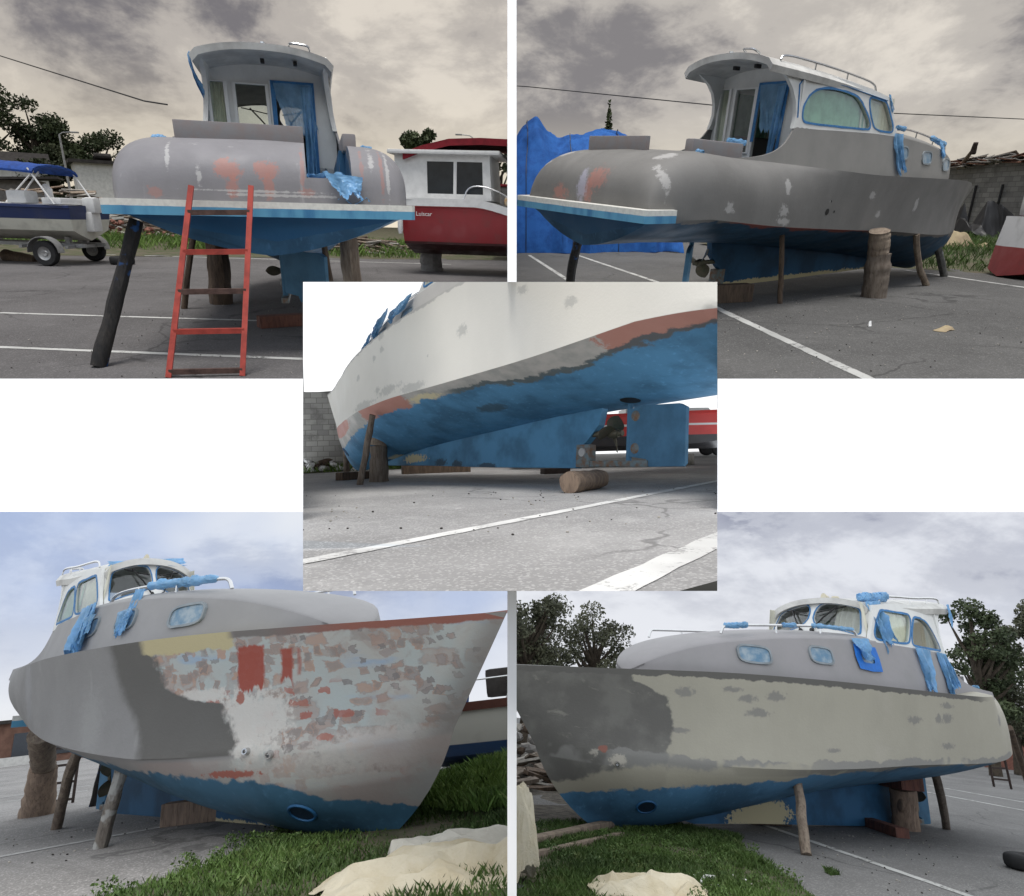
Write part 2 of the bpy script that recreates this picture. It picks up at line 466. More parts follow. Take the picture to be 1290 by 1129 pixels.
def side_windows(div):
    d=div
    rear=[(2.84,2.745),(2.95,2.74),(3.3,2.735),(d-.14,2.725),(d-.02,2.735),(d-.06,2.86),(d-.2,3.08),(d-.25,3.135),(d-.38,3.14),(d-.55,3.13),(3.2,3.05),(3.0,2.945),(2.86,2.82)] if d<4.1 else \
         [(2.72,2.80),(2.80,2.745),(3.3,2.735),(d-.2,2.725),(d-.04,2.73),(d-.07,2.85),(d-.3,3.06),(d-.42,3.135),(d-.6,3.17),(3.4,3.2),(3.05,3.19),(2.84,3.1),(2.73,2.95)]
    mid=[(d+.12,2.725),(4.7,2.71),(4.84,2.715),(4.83,2.80),(4.62,3.07),(4.55,3.12),(4.42,3.13),(d-.02,3.15),(d-.13,3.15),(d-.14,3.06),(d+.02,2.78)]
    return round_poly(rear,2),round_poly(mid,2)

HOLES={'BL':((8.03,-.78,1.13,.022),(8.19,-.69,1.10,.024)),'BR':((8.57,.45,1.06,.022),),'TR':(((2.95,-1.5,1.62),None,0,.045),((3.12,-1.5,1.62),None,0,.018),((2.98,-1.5,1.76),None,0,.016)),'C':(((1.62,.19,1.13),None,0,.12),)}
def build_boat(label, mats, div=4.0, film_set=(), helm=0):
    t=thing('motor_boat',label,'boat')
    hull=obj('hull',get_hull(False if 'TR' in film_set else None if 'C' in film_set else True),mats['hull'],t)
    # skeg, rudder, propeller ------------------------------------------------
    k=MB()
    prof=[(2.53,.40),(4.2,.405),(6.,.43),(7.1,.43),(7.3,.47),(6.4,.66),(5.6,.8),(4.,1.0),(2.8,1.12),(2.12,1.16),(2.18,.9),(2.36,.72),(2.5,.62)]
    k.panel(prof,[],.25,lambda a,b:(a,.055,b),lambda a,b:(0,-.11,0)); k.build('skeg',mats['skeg'],t,30)
    k=MB(); k.box((2.03,0,.452),(1.12,.10,.07),bev=.01); k.box((2.42,0,.545),(.22,.125,.27),bev=.012); kk=k.build('skeg_shoe',mats['corroded'],t)
    k=MB(); k.lathe([(0,.02),(.05,.018),(.055,0),(.0,0)],Matrix.Translation((2.42,.066,.585))@Matrix.Rotation(rad(-90),4,'X'),16); k.build('anode',mats['zinc'],kk)
    k=MB(); rp=[(1.0,.46),(1.03,.425),(1.46,.42),(1.5,.5),(1.73,.53),(1.74,1.06),(1.55,1.09),(1.08,1.08),(1.0,1.04)]
    k.panel(rp,[],.2,lambda a,b:(a,.03,b),lambda a,b:(0,-.06,0)); k.tube([(1.76,0,.47),(1.76,0,1.25)],.035,10)
    if helm:
        ch,sh=math.cos(rad(helm)),math.sin(rad(helm)); k.v=[(1.76+(x-1.76)*ch-y*sh,(x-1.76)*sh+y*ch,z) for x,y,z in k.v]
    rud=k.build('rudder',mats['rudder'],t)
    k=MB()
    for z in (.62,.98):
        if helm: break
        k=MB(); k.lathe([(.0,.012),(.04,.012),(.055,.004),(.06,0)],Matrix.Translation((1.66,.03,z))@Matrix.Rotation(rad(-90),4,'X'),14); k.build('fitting',mats['corroded'],rud)
    k=MB(); k.tube([(2.35,0,.80),(1.86,0,.80)],.035,12); k.lathe([(0,.0),(.05,.01),(.06,.1),(.045,.16),(0,.17)],Matrix.Translation((2.08,0,.80))@Matrix.Rotation(rad(-90),4,'Y'),14)
    for q in range(3):
        A=Matrix.Translation((2.0,0,.80))@Matrix.Rotation(2*PI*q/3+.5,4,'X')
        rows=[]
        for i in range(9):
            tt=i/8; r=lerp(.04,.245,tt); wd=.10*math.sin(PI*min(tt*.82+.18,1))**.7+.004; tw=lerp(1.0,.5,tt)
            rows.append([A@Vector((s_*wd*math.sin(tw)+.02*tt,s_*wd*math.cos(tw),r)) for s_ in (-1,-.5,0,.5,1)])
        k.sheet(rows,A.to_3x3()@Vector((.012,0,0)))
    k.build('propeller',mats['bronze'],t)
    # bow thruster tunnels and through-hulls, set on the skin
    from mathutils.bvhtree import BVHTree
    bv=BVHTree.FromPolygons([v.co for v in hull.data.vertices],[p.vertices for p in hull.data.polygons])
    def stick(name,pt,prof,mat,n=24):
        q,nn,_,_=bv.find_nearest(Vector(pt))
        k=MB(); k.lathe(prof,Matrix.Translation(q)@nn.to_track_quat('Z','Y').to_matrix().to_4x4(),n); return k.build(name,mat,hull)
    for s in (1,-1):
        tn=stick('thruster_tunnel',(8.18,s*.46,.66),[(0,.003),(.085,.003)],mats['tunnel'],28)
        stick('tunnel_rim',(8.18,s*.46,.66),[(.083,.001),(.088,.012),(.10,.012),(.108,.0)],mats['bottom'],28).parent=tn
    for (x,y,z,r) in HOLES.get(CUR,()):
        if y is None: stick('through_hull',x,[(0,.003),(r,.003)],mats['black'],16)
        else: stick('through_hull',(x,y,z),[(0,.004),(r*.55,.004),(r*.6,.03),(r,.03),(r*1.25,.0)],mats['steel'],16)
    # swim platform -------------------------------------------------------------------
    k=MB(); ol=chaikin([(-.47,-1.46),(-.47,1.46),(-.40,1.52),(.10,1.56),(.10,-1.56),(-.40,-1.52)],1)
    k.panel(ol,[],.3,lambda a,b:(a,b,1.555),lambda a,b:(0,0,.145)); sp=None if 'C' in film_set else k.build('swim_platform',mats['platform'],t,30)
    # cockpit seat back and coamings
    k=MB(); k.box((.36,.24,2.40),(.05,1.30,.18),bev=.012); k.build('seat_back',mats['grey'],t)
    k=MB(); k.box((1.05,-.915,2.36),(.9,.155,.19),Matrix.Rotation(rad(2),3,'Y'),bev=.03); k.build('coaming',mats['grey'],t)
    k=MB(); k.box((1.05,.90,2.30),(.9,.12,.10),bev=.03); k.build('coaming',mats['grey'],t)
    for (x,y) in ((.32,.62),(.32,.42),(.34,-1.0)):
        k=MB(); k.box((x-.03,y,2.205),(.06,.11,.03),Matrix.Rotation(rad(35),3,'Y'),bev=.01); k.tube([(x-.07,y-.05,2.2),(x-.07,y+.05,2.2)],.014,8); k.build('cleat',mats['steel'],t)
    for y in (1.08,-1.12):
        if 'BL' in film_set: continue
        k=MB(); wrap(k,[(.62,y-.05,2.315),(.62,y+.06,2.315)],.045,y); k.build('masking_film',mats['film'],t)
    # cabin sides ---------------------------------------------------------------------------
    for s in (1,-1):
        k=MB(); k.sheet(side_rows(s),lambda p,s=s:Vector((0,-s*.03,0)) if abs(p.y)>.05 else Vector((-.03,0,0)))
        cs=k.build('cabin_side',mats['cabin'],t,30)
        # portholes
        for n_,(x,z,w,h) in enumerate(((5.18,2.43,.15,.085),(6.0,2.38,.165,.085),(6.95,2.29,.195,.085))):
            y0=f_cy(5) ; 
            def cab(xx): 
                best=min(range(200),key=lambda i:abs(cpx(CPL*i/199)-xx)); return cpy(CPL*best/199)
            ya=cab(x-w); yb=cab(x+w); ang=math.atan2(yb-ya,2*w)
            kk=.11*max(0,z-2.1)/.58
            ctr=Vector((x,cab(x)-kk,z)); ux=Vector((math.cos(ang),math.sin(ang),0)); uz=Vector((0,-.19,.98)).normalized(); nn=ux.cross(uz)
            if nn.y<0: nn=-nn
            flip=lambda v,s=s:(v.x,s*v.y,v.z)
            fm=lambda a,b,ctr=ctr,ux=ux,uz=uz,nn=nn:flip(ctr+ux*a+uz*b+nn*.004)
            nr=lambda a,b,nn=nn:flip(nn)
            pl=[(w*math.copysign(abs(math.cos(2*PI*q/36))**.5,math.cos(2*PI*q/36)),h*math.copysign(abs(math.sin(2*PI*q/36))**.5,math.sin(2*PI*q/36))) for q in range(36)]
            k=MB(); ring_strip(k,pl,.022,fm,nr,-.012,.012); ph=k.build('porthole',mats['porthole_rim'],cs)
            k=MB(); k.panel(pl,[],.05,fm,lambda a,b,nn=nn:Vector(flip(nn))*-.012)
            k.build('porthole_glass',mats['porthole'] if not(n_==0 and 'tape0' in film_set and s==1) else mats['porthole'],ph)
            if n_==0 and 'tape0' in film_set and s==1:
                k=MB(); tp=[(-w-.07,-h-.06),(-.02,-h-.075),(w+.06,-h-.06),(w+.085,0.),(w+.06,h+.07),(.03,h+.06),(-w-.06,h+.07),(-w-.08,.01)]
                k.panel(tp,[[(q[0]*.8,q[1]*.72) for q in pl]],.05,lambda a,b,fm=fm,nn=nn:Vector(fm(a,b))+Vector(flip(nn))*.014,lambda a,b,nn=nn:Vector(flip(nn))*.003); k.build('masking_tape',mats['tape_bright'],ph)
        # wheelhouse upper side
        rear,mid=side_windows(div if s==-1 else min(div,4.0))
        ol=[(2.55,2.665),(3.,2.675),(4.,2.655),(4.975,2.635),(4.955,2.69),(4.86,2.85),(4.72,3.165),(4.2,f_roof(4.2)),(3.6,f_roof(3.6)),(3.,f_roof(3.)),(2.4,f_roof(2.4)),(1.98,3.43),(2.03,3.405),(2.2,3.335),(2.36,3.25),(2.48,3.14),(2.56,3.0),(2.59,2.86),(2.575,2.74)]
        fm=lambda a,b,s=s:(a,s*sideY(a,b),b)
        k=MB(); k.panel(ol,[rear,mid],.09,fm,lambda a,b,s=s:(0,-s*.06,0)); ws=k.build('wheelhouse_side',mats['wheelhouse'],t,30)
        nr=lambda a,b,s=s:(0,s,.1)
        for pi_,pl in enumerate((rear,mid)):
            k=MB(); k.panel(offset_poly(pl,.006),[],.15,lambda a,b,s=s:(a,s*(sideY(a,b)-.024),b),lambda a,b,s=s:(0,-s*.006,0)); wp=k.build('window_pane',mats['glass'],ws)
            k=MB(); ring_strip(k,offset_poly(pl,-.012),.028,fm,nr,.002,.007); k.build('masking_tape',mats['tape'],ws)
            k=MB(); rows=[]
            xs=[p[0] for p in pl]; zs=[p[1] for p in pl]; x0,x1=min(xs)-.06,max(xs)+.06
            for i in range(41):
                u=i/40; x=lerp(x0,x1,u); q=.018*math.sin(u*46+1.5*math.sin(u*9))
                rows.append([(x,s*(sideY(x,z)-.085+q),z) for z in (2.60,2.75,2.9,3.05,3.18)])
            if not(pi_==0 and s==1 and 'noCurtainRear' in film_set): k.sheet(rows,(0,-s*.004,0)); k.build('curtain',mats['curtain_green'] if pi_==0 else mats['curtain'],ws)
        # grab rail on the roof edge
        k=MB(); pr=[(2.15,s*.78,f_roof(2.15)+.03),(2.2,s*.77,f_roof(2.2)+.10)]+[(x,s*.77,f_roof(x)+.105) for x in (2.8,3.4,4.0,4.35)]+[(4.42,s*.775,f_roof(4.42)+.02)]
        k.tube(chaikin(pr,2,False),.016,8)
        for x in (2.9,3.65): k.tube([(x,s*.77,f_roof(x)+.02),(x,s*.77,f_roof(x)+.105)],.012,6)
        k.build('grab_rail',mats['steel'],ws)
        # grab rail on the coachroof
        k=MB(); pr=[(5.05,s*.86,2.70),(5.12,s*.84,2.80),(5.7,s*.83,2.765),(6.4,s*.76,2.69),(7.05,s*.64,2.615),(7.16,s*.60,2.60),(7.2,s*.59,2.50)]
        k.tube(chaikin(pr,2,False),.016,8)
        for (x,y,z) in ((5.75,.83,2.76),(6.45,.75,2.68)): k.tube([(x,s*y,z-.13),(x,s*y,z)],.012,6)
        k.build('grab_rail',mats['steel'],cs)
    # coachroof -----------------------------------------------------------------------------------------
    rows=[]
    A=side_rows(1)
    for r in A:
        p=r[-1]
        if p[0]<4.8: continue
        rows.append([(p[0],p[1]*math.cos(PI*j/12)/1.0,p[2]-.004+.15*(p[1]/.95)**1.1*math.sin(PI*j/12)) for j in range(13)])
    k=MB(); k.sheet(rows,(0,0,-.02)); k.build('coachroof',mats['cabin'],t,50)
    # windscreen -----------------------------------------------------------------------------------------
    def wsp(y,q):
        e=1-(y/.9)**2
        return (lerp(4.955+.09*e,4.70+.09*e,q),y*lerp(1.,.955,q),lerp(2.64+.16*e,3.155+.12*e,q))
    def half(s): return round_poly([(s*.055,.17),(s*.70,.15),(s*.80,.16),(s*.80,.3),(s*.76,.78),(s*.70,.86),(s*.4,.88),(s*.055,.88)][::s],2)
    k=MB(); k.panel([(-.885,0),(.885,0),(.885,1.),(-.885,1.)],[half(1),half(-1)],.09,wsp,lambda a,b:(-.035,0,-.01)); wsd=k.build('windscreen',mats['wheelhouse'],t,30)
    for s in (1,-1):
        k=MB(); k.panel(half(s),[],.12,lambda a,b:Vector(wsp(a,b))-Vector((.018,0,0)),lambda a,b:(-.006,0,0)); k.build('window_pane',mats['glass_dark'],wsd)
        k=MB(); ring_strip(k,half(s),.022,wsp,lambda a,b:(1,0,.4),.002,.007); k.build('masking_tape',mats['tape'],wsd)
        k=MB(); a=Vector(wsp(s*.10,.06))+Vector((.03,0,0)); b=Vector(wsp(s*.42,.80))+Vector((.03,0,0))
        k.tube([a,a.lerp(b,.5)+Vector((.02,0,.01)),b],.012,6); k.tube([Vector(wsp(s*.10,.60))+Vector((.022,0,0)),Vector(wsp(s*.56,.84))+Vector((.022,0,0))],.009,6); k.lathe([(0,.04),(.03,.035),(.03,0)],Matrix.Translation(a-Vector((.02,0,.01)))@Matrix.Rotation(rad(60),4,'Y'),10)
        k.build('wiper',mats['black'],wsd)
        if 'curtain_front' in film_set and s==1:
            k=MB(); rows=[]
            for i in range(31):
                u=i/30; y=s*lerp(.34,.84,u); p=[Vector(wsp(y,q)) for q in (.08,.4,.7,.95)]
                rows.append([tuple(v+Vector((-.11+.022*math.sin(u*34+2*math.sin(u*5)),0,0))) for v in p])
            k.sheet(rows,(-.004,0,0)); k.build('curtain',mats['curtain'],wsd)
    # roof ----------------------------------------------------------------------------------------------
    rows=[];n=22
    xs=[1.93,1.95,2.05,2.3,2.7,3.1,3.5,3.9,4.3,4.6,4.74,4.80]
    for x in xs:
        zE=f_roof(min(x,4.72)); row=[]
        for j in range(n+1):
            v=-1+2*j/n; a=abs(v)
            z=zE-.005+.125*(1-a**2.4)-.05*max(0,a-.93)/.07
            bow=.10*(1-v*v)*sstep(4.2,4.8,x)-.05*(1-v*v)*sstep(2.2,1.93,x)
            row.append((x+bow,v*(ROOFY+.01),z))
        rows.append(row)
    k=MB(); k.sheet(rows,lambda p:Vector((.012 if p.x<1.97 else 0,-p.y*.035,-.075))); rf=k.build('roof',mats['roof'],t,40)
    k=MB(); k.tube(chaikin([(1.95,-.32,3.545),(1.86,-.33,3.575),(1.85,-.52,3.56),(1.86,-.56,3.55),(1.96,-.57,3.51)],2,False),.014,8); k.build('grab_handle',mats['steel'],rf)
    k=MB(); k.lathe([(0,.05),(.05,.05),(.06,.03),(.055,0)],Matrix.Translation((4.5,.12,3.315)),16); k.tube([(4.5,.0,3.34),(4.62,.0,3.36)],[.03,.05],10); k.build('deck_light',mats['cream'],rf)
    k=MB(); k.lathe([(0,.035),(.03,.03),(.035,0)],Matrix.Translation((1.98,-.01,3.55)),12); k.build('stern_light',mats['steel'],rf)
    for y in (-.38,.02):
        k=MB(); k.box((2.16,y,3.40),(.10,.05,.05),bev=.01); k.build('ceiling_lamp',mats['black'],rf)
    # after bulkhead with the doorway -------------------------------------------------------------------
    ol=[(-.83,1.62),(.83,1.62),(.86,2.5),(.83,3.1),(.805,3.345),(.6,3.42),(0,3.44),(-.6,3.42),(-.805,3.345),(-.83,3.1),(-.86,2.5)]
    h1=[(.57,2.40),(.74,2.40),(.74,3.20),(.57,3.20)]; h2=[(.04,2.36),(.42,2.36),(.42,3.19),(.04,3.19)]; h3=[(-.54,1.75),(-.05,1.75),(-.05,3.21),(-.54,3.21)]
    bm_=lambda a,b:(2.66,a,b)
    k=MB(); k.panel(ol,[h1,h2,h3],.2,bm_,lambda a,b:(.04,0,0)); bh=k.build('bulkhead',mats['wheelhouse'],t,30)
    for h in (h1,h2):
        k=MB(); k.panel(h,[],.2,lambda a,b:(2.675,a,b),lambda a,b:(.006,0,0)); k.build('window_pane',mats['glass'],bh)
        k=MB(); ring_strip(k,h[::1],.045,bm_,lambda a,b:(-1,0,0),.0,.025); k.build('door_frame',mats['white'],bh)
    k=MB()
    for (y0,y1,z0,z1) in ((-.58,-.53,1.75,3.25),(-.06,-.01,1.75,3.25),(-.53,-.06,3.2,3.25)): k.box((2.645,(y0+y1)/2,(z0+z1)/2),(.03,y1-y0,z1-z0),bev=.004)
    dr=k.build('door_frame',mats['white'],bh)
    k=MB(); rows=[]
    for i in range(15):
        u=i/14; y=lerp(.56,.75,u); rows.append([(2.71+.012*math.sin(u*26),y,z) for z in (2.4,2.7,3.0,3.2)])
    k.sheet(rows,(.004,0,0)); k.build('curtain',mats['curtain'],bh)
    if 'door' in film_set:
        k=MB(); film(k,(2.63,-.07,3.23),(2.63,-.56,3.23),.62,(-1,0,0),3,taper=.75,amp=.02,sway=(0,-.12,0)); k.build('masking_film',mats['film_thin'],dr)
        k=MB(); film(k,(2.62,-.42,3.2),(2.62,-.57,3.2),1.25,(-1,0,0),5,taper=.8,amp=.035); k.build('masking_film',mats['film'],dr)
        k=MB()
        for (y0,y1,z0,z1) in ((-.60,-.54,2.0,3.26),(-.09,-.03,2.5,3.26),(-.56,-.05,3.21,3.26)): k.box((2.626,(y0+y1)/2,(z0+z1)/2),(.006,y1-y0,z1-z0))
        k.build('masking_tape',mats['tape'],dr)
    if 'gate' in film_set:
        k=MB(); rows=[]
        for i in range(25):
            u=i/24; row=[]
            for j in range(15):
                v=j/14; wdt=.05+.17*sstep(.25,.9,u)
                x=lerp(.75,-.27,u); y=-.42-.46*u+(v-.5)*wdt*1.5
                z=1.975+.03*ridge(u*5,v*3,2) if u<.6 else lerp(1.99,1.73,sstep(.6,1,u))
                row.append((x-(.06*ridge(v*3,u*2,4) if u>.5 else 0),y+.03*n3(u*4,v*2),z+.025*n3(u*6,v*5)+(.03 if u>.5 else .0)*math.sin(v*9)))
            rows.append(row)
        k.sheet(rows,(0,0,-.004)); k.build('masking_film',mats['film'],t)
        k=MB(); film(k,(-.33,-.60,2.0),(-.33,-.98,1.97),.22,(-1,0,0),9,taper=.62,amp=.022,sway=(-.10,-.06,0)); k.build('masking_film',mats['film'],t)
    if 'arch_port' in film_set:
        k=MB(); film(k,(1.99,.84,3.42),(2.1,.88,3.40),.40,(-1,.3,0),4,taper=.7,amp=.03,sway=(.25,-.10,0)); k.build('masking_film',mats['film'],t)
    # masking film hung where this picture shows it
    def hang(x0,x1,z,L,s,seed,taper=.5,amp=.04,sway=(.16,0,0)):
        k=MB(); film(k,(x0,s*(sideY(x0,z)+.012),z),(x1,s*(sideY(x1,z)+.012),z),L,(0,s,.0),seed,taper,amp=amp,sway=(sway[0],s*(.10+sway[1]),0)); k.build('masking_film',mats['film'],t)
    if 'BL' in film_set:
        hang(4.62,5.02,2.71,.56,-1,11,.8,.05); hang(4.95,5.15,2.71,.50,-1,12,.7,.04)
        k=MB(); wrap(k,[(5.95,-.82,2.74),(7.05,-.64,2.62)],.055,3); k.build('masking_film',mats['film'],t)
        k=MB(); film(k,(5.95,-.90,2.70),(6.12,-.88,2.68),.42,(0,-1,0),13,.6,amp=.04,sway=(0,-.1,0)); k.build('masking_film',mats['film'],t)
        k=MB(); film(k,(4.62,-.82,3.27),(4.72,-.1,3.36),.13,(1,0,0.2),15,1.,amp=.05,sway=(.12,0,0)); k.build('masking_film',mats['film'],t)
        for (x,z,w,h) in ((6.95,2.29,.19,.12),(6.0,2.38,.15,.1),(5.18,2.43,.13,.12)):
            k=MB(); y=cpy(min((CPL*i/199 for i in range(200)),key=lambda L:abs(cpx(L)-x)))-.05
            film(k,(x-w,-y-.012,z+h),(x+w,-y+.0+.10*(w>.18),z+h),.22,(0.25,-1,.2),x,.9,amp=.02,sway=(0,-.02,0)); k.build('masking_film',mats['film_thin'],t)
    if 'BR' in film_set:
        hang(2.75,2.95,2.70,.42,1,21,.55,.05); hang(3.0,3.35,2.70,.52,1,22,.5,.05); hang(3.62,4.02,2.70,.55,1,23,.35,.05)
        k=MB(); film(k,(4.42,.80,3.27),(4.78,.80,3.2),.58,(0,1,.1),24,.6,amp=.08,sway=(-.02,.10,0)); k.build('masking_film',mats['film'],t)
        k=MB(); wrap(k,[(4.2,.78,3.36),(4.72,.72,3.28)],.075,5); k.build('masking_film',mats['film'],t)
        k=MB(); wrap(k,[(5.1,.85,2.80),(5.9,.82,2.75)],.032,6); k.build('masking_film',mats['film'],t); k=MB(); wrap(k,[(6.15,.79,2.72),(6.35,.77,2.70)],.04,7); k.build('masking_film',mats['film'],t); k=MB(); wrap(k,[(6.85,.68,2.64),(7.16,.6,2.60)],.045,8); k.build('masking_film',mats['film'],t)
        k=MB(); film(k,(5.08,.98,2.68),(5.42,.98,2.65),.26,(0,1,0),25,.5,amp=.05,sway=(0,.05,0)); k.build('masking_film',mats['film'],t)
        k=MB(); film(k,(2.0,.87,3.44),(2.1,.87,3.43),.28,(-1,.3,0),26,.6,amp=.06); k.build('masking_film',mats['film'],t)
    if 'TR' in film_set:
        hang(4.86,5.1,2.70,.52,-1,31,.7,.05)
        k=MB(); film(k,(4.7,-.83,3.22),(4.62,-.86,3.22),.2,(.5,-1,0),32,1,amp=.05,sway=(.1,0,0)); k.build('masking_film',mats['film'],t)
        k=MB(); wrap(k,[(5.1,-.85,2.80),(5.35,-.84,2.78)],.045,6); k.build('masking_film',mats['film'],t); k=MB(); wrap(k,[(6.3,-.78,2.70),(7.1,-.62,2.61)],.05,9); k.build('masking_film',mats['film'],t)
        k=MB(); film(k,(6.5,-.80,2.69),(6.8,-.74,2.66),.24,(0,-1,0),33,.5,amp=.04,sway=(0,-.1,0)); k.build('masking_film',mats['film'],t)
        k=MB(); wrap(k,[(1.25,-.92,2.47),(1.6,-.92,2.45)],.05,10); k.build('masking_film',mats['film'],t)
        k=MB()
        P=[(2.62,2.80),(2.60,3.2),(2.7,3.30),(3.6,3.245),(4.6,3.13)]
        for a,b in zip(P,P[1:]):
            A_=Vector((a[0],-sideY(*a)-.004,a[1])); B_=Vector((b[0],-sideY(*b)-.004,b[1])); k.bar(A_,B_,.006,.032,up=(0,1,0))
        k.build('masking_tape',mats['tape'],t)
    if 'C' in film_set:
        k=MB(); film(k,(5.0,1.0,2.72),(5.5,1.0,2.66),.30,(0,1,0),41,.5,amp=.08,sway=(0,.15,0)); k.build('masking_film',mats['film'],t)
        k=MB(); film(k,(6.6,.86,2.60),(6.95,.78,2.52),.32,(0,1,0),42,.6,amp=.08,sway=(0,.1,0)); k.build('masking_film',mats['film'],t)
        k=MB(); film(k,(5.75,1.0,2.74),(6.2,.93,2.70),.40,(0,1,0),43,.4,amp=.08,sway=(0,.1,0)); k.build('masking_film',mats['film'],t)
    return t
# ------------------------------------------------------------------ boat paints
def W3(r,g,b): return srgb(r,g,b)
PRIMER=(.30,.29,.285,1); PRIMER_L=(.40,.39,.385,1); CREAM=(.60,.57,.47,1); PINK=(.52,.22,.17,1); RED=(.36,.075,.05,1); BLUE=(.022,.12,.27,1)
BLUE2=(.05,.2,.37,1)
def hull_base(name, col, var=.12):
    g=G(name,.62,0,.3)
    x,y,z=g.sep(); gi=g.attr('girth')
    wn=g.noise(2.2,5,.6); wf=g.noise(9,4,.6)
    streak=g.noise(3,4,.5,sc3=(1,1,.18))
    n=g.noise(1.3,4,.55)
    dk=tuple(c*(1-var) for c in col[:3])+(1,); lt=tuple(min(1,c*(1+var*.6)) for c in col[:3])+(1,)
    c=g.mix(g.smooth(n,.35,.65),col,dk); c=g.mix(g.math('MULTIPLY',g.smooth(streak,.5,.75),.5),c,lt)
    fine=g.noise(26,5,.7); c=g.mix(g.math('MULTIPLY',g.smooth(fine,.52,.72),.28),c,lt); c=g.mix(g.math('MULTIPLY',g.smooth(fine,.46,.30),.30),c,dk)
    scr=g.noise(12,3,.6,sc3=(.35,.35,7.)); c=g.mix(g.math('MULTIPLY',g.smooth(scr,.60,.70),.22),c,lt)
    return g,c,x,y,z,gi,wn,wf
def lay(g,c,mask,col,amt=1.):
    return g.mix(g.math('MULTIPLY',mask,amt) if amt!=1. else mask,c,col)
def bottom_paint(g,c,x,y,z,gi,wn,wf,edge,blue=BLUE,band=None):
    """antifouling below a ragged edge; edge is a girth value (socket or number)"""
    bl=g.mix(g.smooth(g.noise(1.6,5,.6),.4,.65),blue,tuple(v*.62 for v in blue[:3])+(1,))
    bl=g.mix(g.math('MULTIPLY',g.smooth(g.noise(14,4,.6,sc3=(1,1,.4)),.55,.75),.5),bl,tuple(min(1,v*1.5+.02) for v in blue[:3])+(1,))
    e=g.math('ADD',gi,g.math('MULTIPLY',g.math('SUBTRACT',wn,.5),.25)); e=g.math('ADD',e,g.math('MULTIPLY',g.math('SUBTRACT',wf,.5),.12))
    m=g.smooth(e,g.math('ADD',edge,.03) if not isinstance(edge,float) else edge+.03,edge)
    return g.mix(m,c,bl)
def specks(g,c,seedscale=2.3,thr=.12,col=(.62,.61,.58,1),amt=.8,keep=.5):
    """small sanded filler spots"""
    co=g.scaled((1,1,1),loc=(seedscale,3.1,1.7))
    wob=g.noise(7,3,.6,col=True,co=co)
    n=g.node('ShaderNodeMix'); n.data_type='VECTOR'; n.inputs[0].default_value=.06; g.link(co,n.inputs[4]); g.link(wob,n.inputs[5])
    d=g.vor(seedscale,co=n.outputs[1]); idc=g.vor(seedscale,co=n.outputs[1],out='Color')
    r=g.sep(idc)[0]
    m=g.math('MULTIPLY',g.smooth(d,thr*1.25,thr*.7),g.smooth(r,keep,keep-.02))
    return g.mix(g.math('MULTIPLY',m,amt),c,col)
def fin(g,c,rough=.62):
    b=g.math('ADD',g.noise(40,3,.6),g.math('MULTIPLY',g.noise(2.2,3,.6),1.6)); return g.out(c,b,.22,.008,g.smooth(g.noise(3,3),.3,.7,rough-.1,rough+.1))
HULLMAT={}
def gcurve(g,v,pts,lo,hi):
    """piecewise linear function of v (0..1 after remapping v from lo..hi)"""
    n=g.node('ShaderNodeValToRGB'); cr=n.color_ramp; cr.interpolation='LINEAR'
    ys=[p[1] for p in pts]; y0,y1=min(ys),max(ys)
    while len(cr.elements)<len(pts): cr.elements.new(.5)
    for e,(a,b) in zip(cr.elements,sorted(pts)):
        t=(b-y0)/(y1-y0); e.position=(a-lo)/(hi-lo); e.color=(t,t,t,1)
    s=g.math('DIVIDE',g.math('SUBTRACT',v,lo),hi-lo); g.link(s,n.inputs[0])
    return g.math('ADD',g.math('MULTIPLY',n.outputs[0],y1-y0),y0)
def rag(g,v,wn,wf,a=.2,b=.08):
    v=g.math('ADD',v,g.math('MULTIPLY',g.math('SUBTRACT',wn,.5),a))
    return g.math('ADD',v,g.math('MULTIPLY',g.math('SUBTRACT',wf,.5),b))
def AND(g,*m):
    r=m[0]
    for k in m[1:]: r=g.math('MULTIPLY',r,k)
    return r
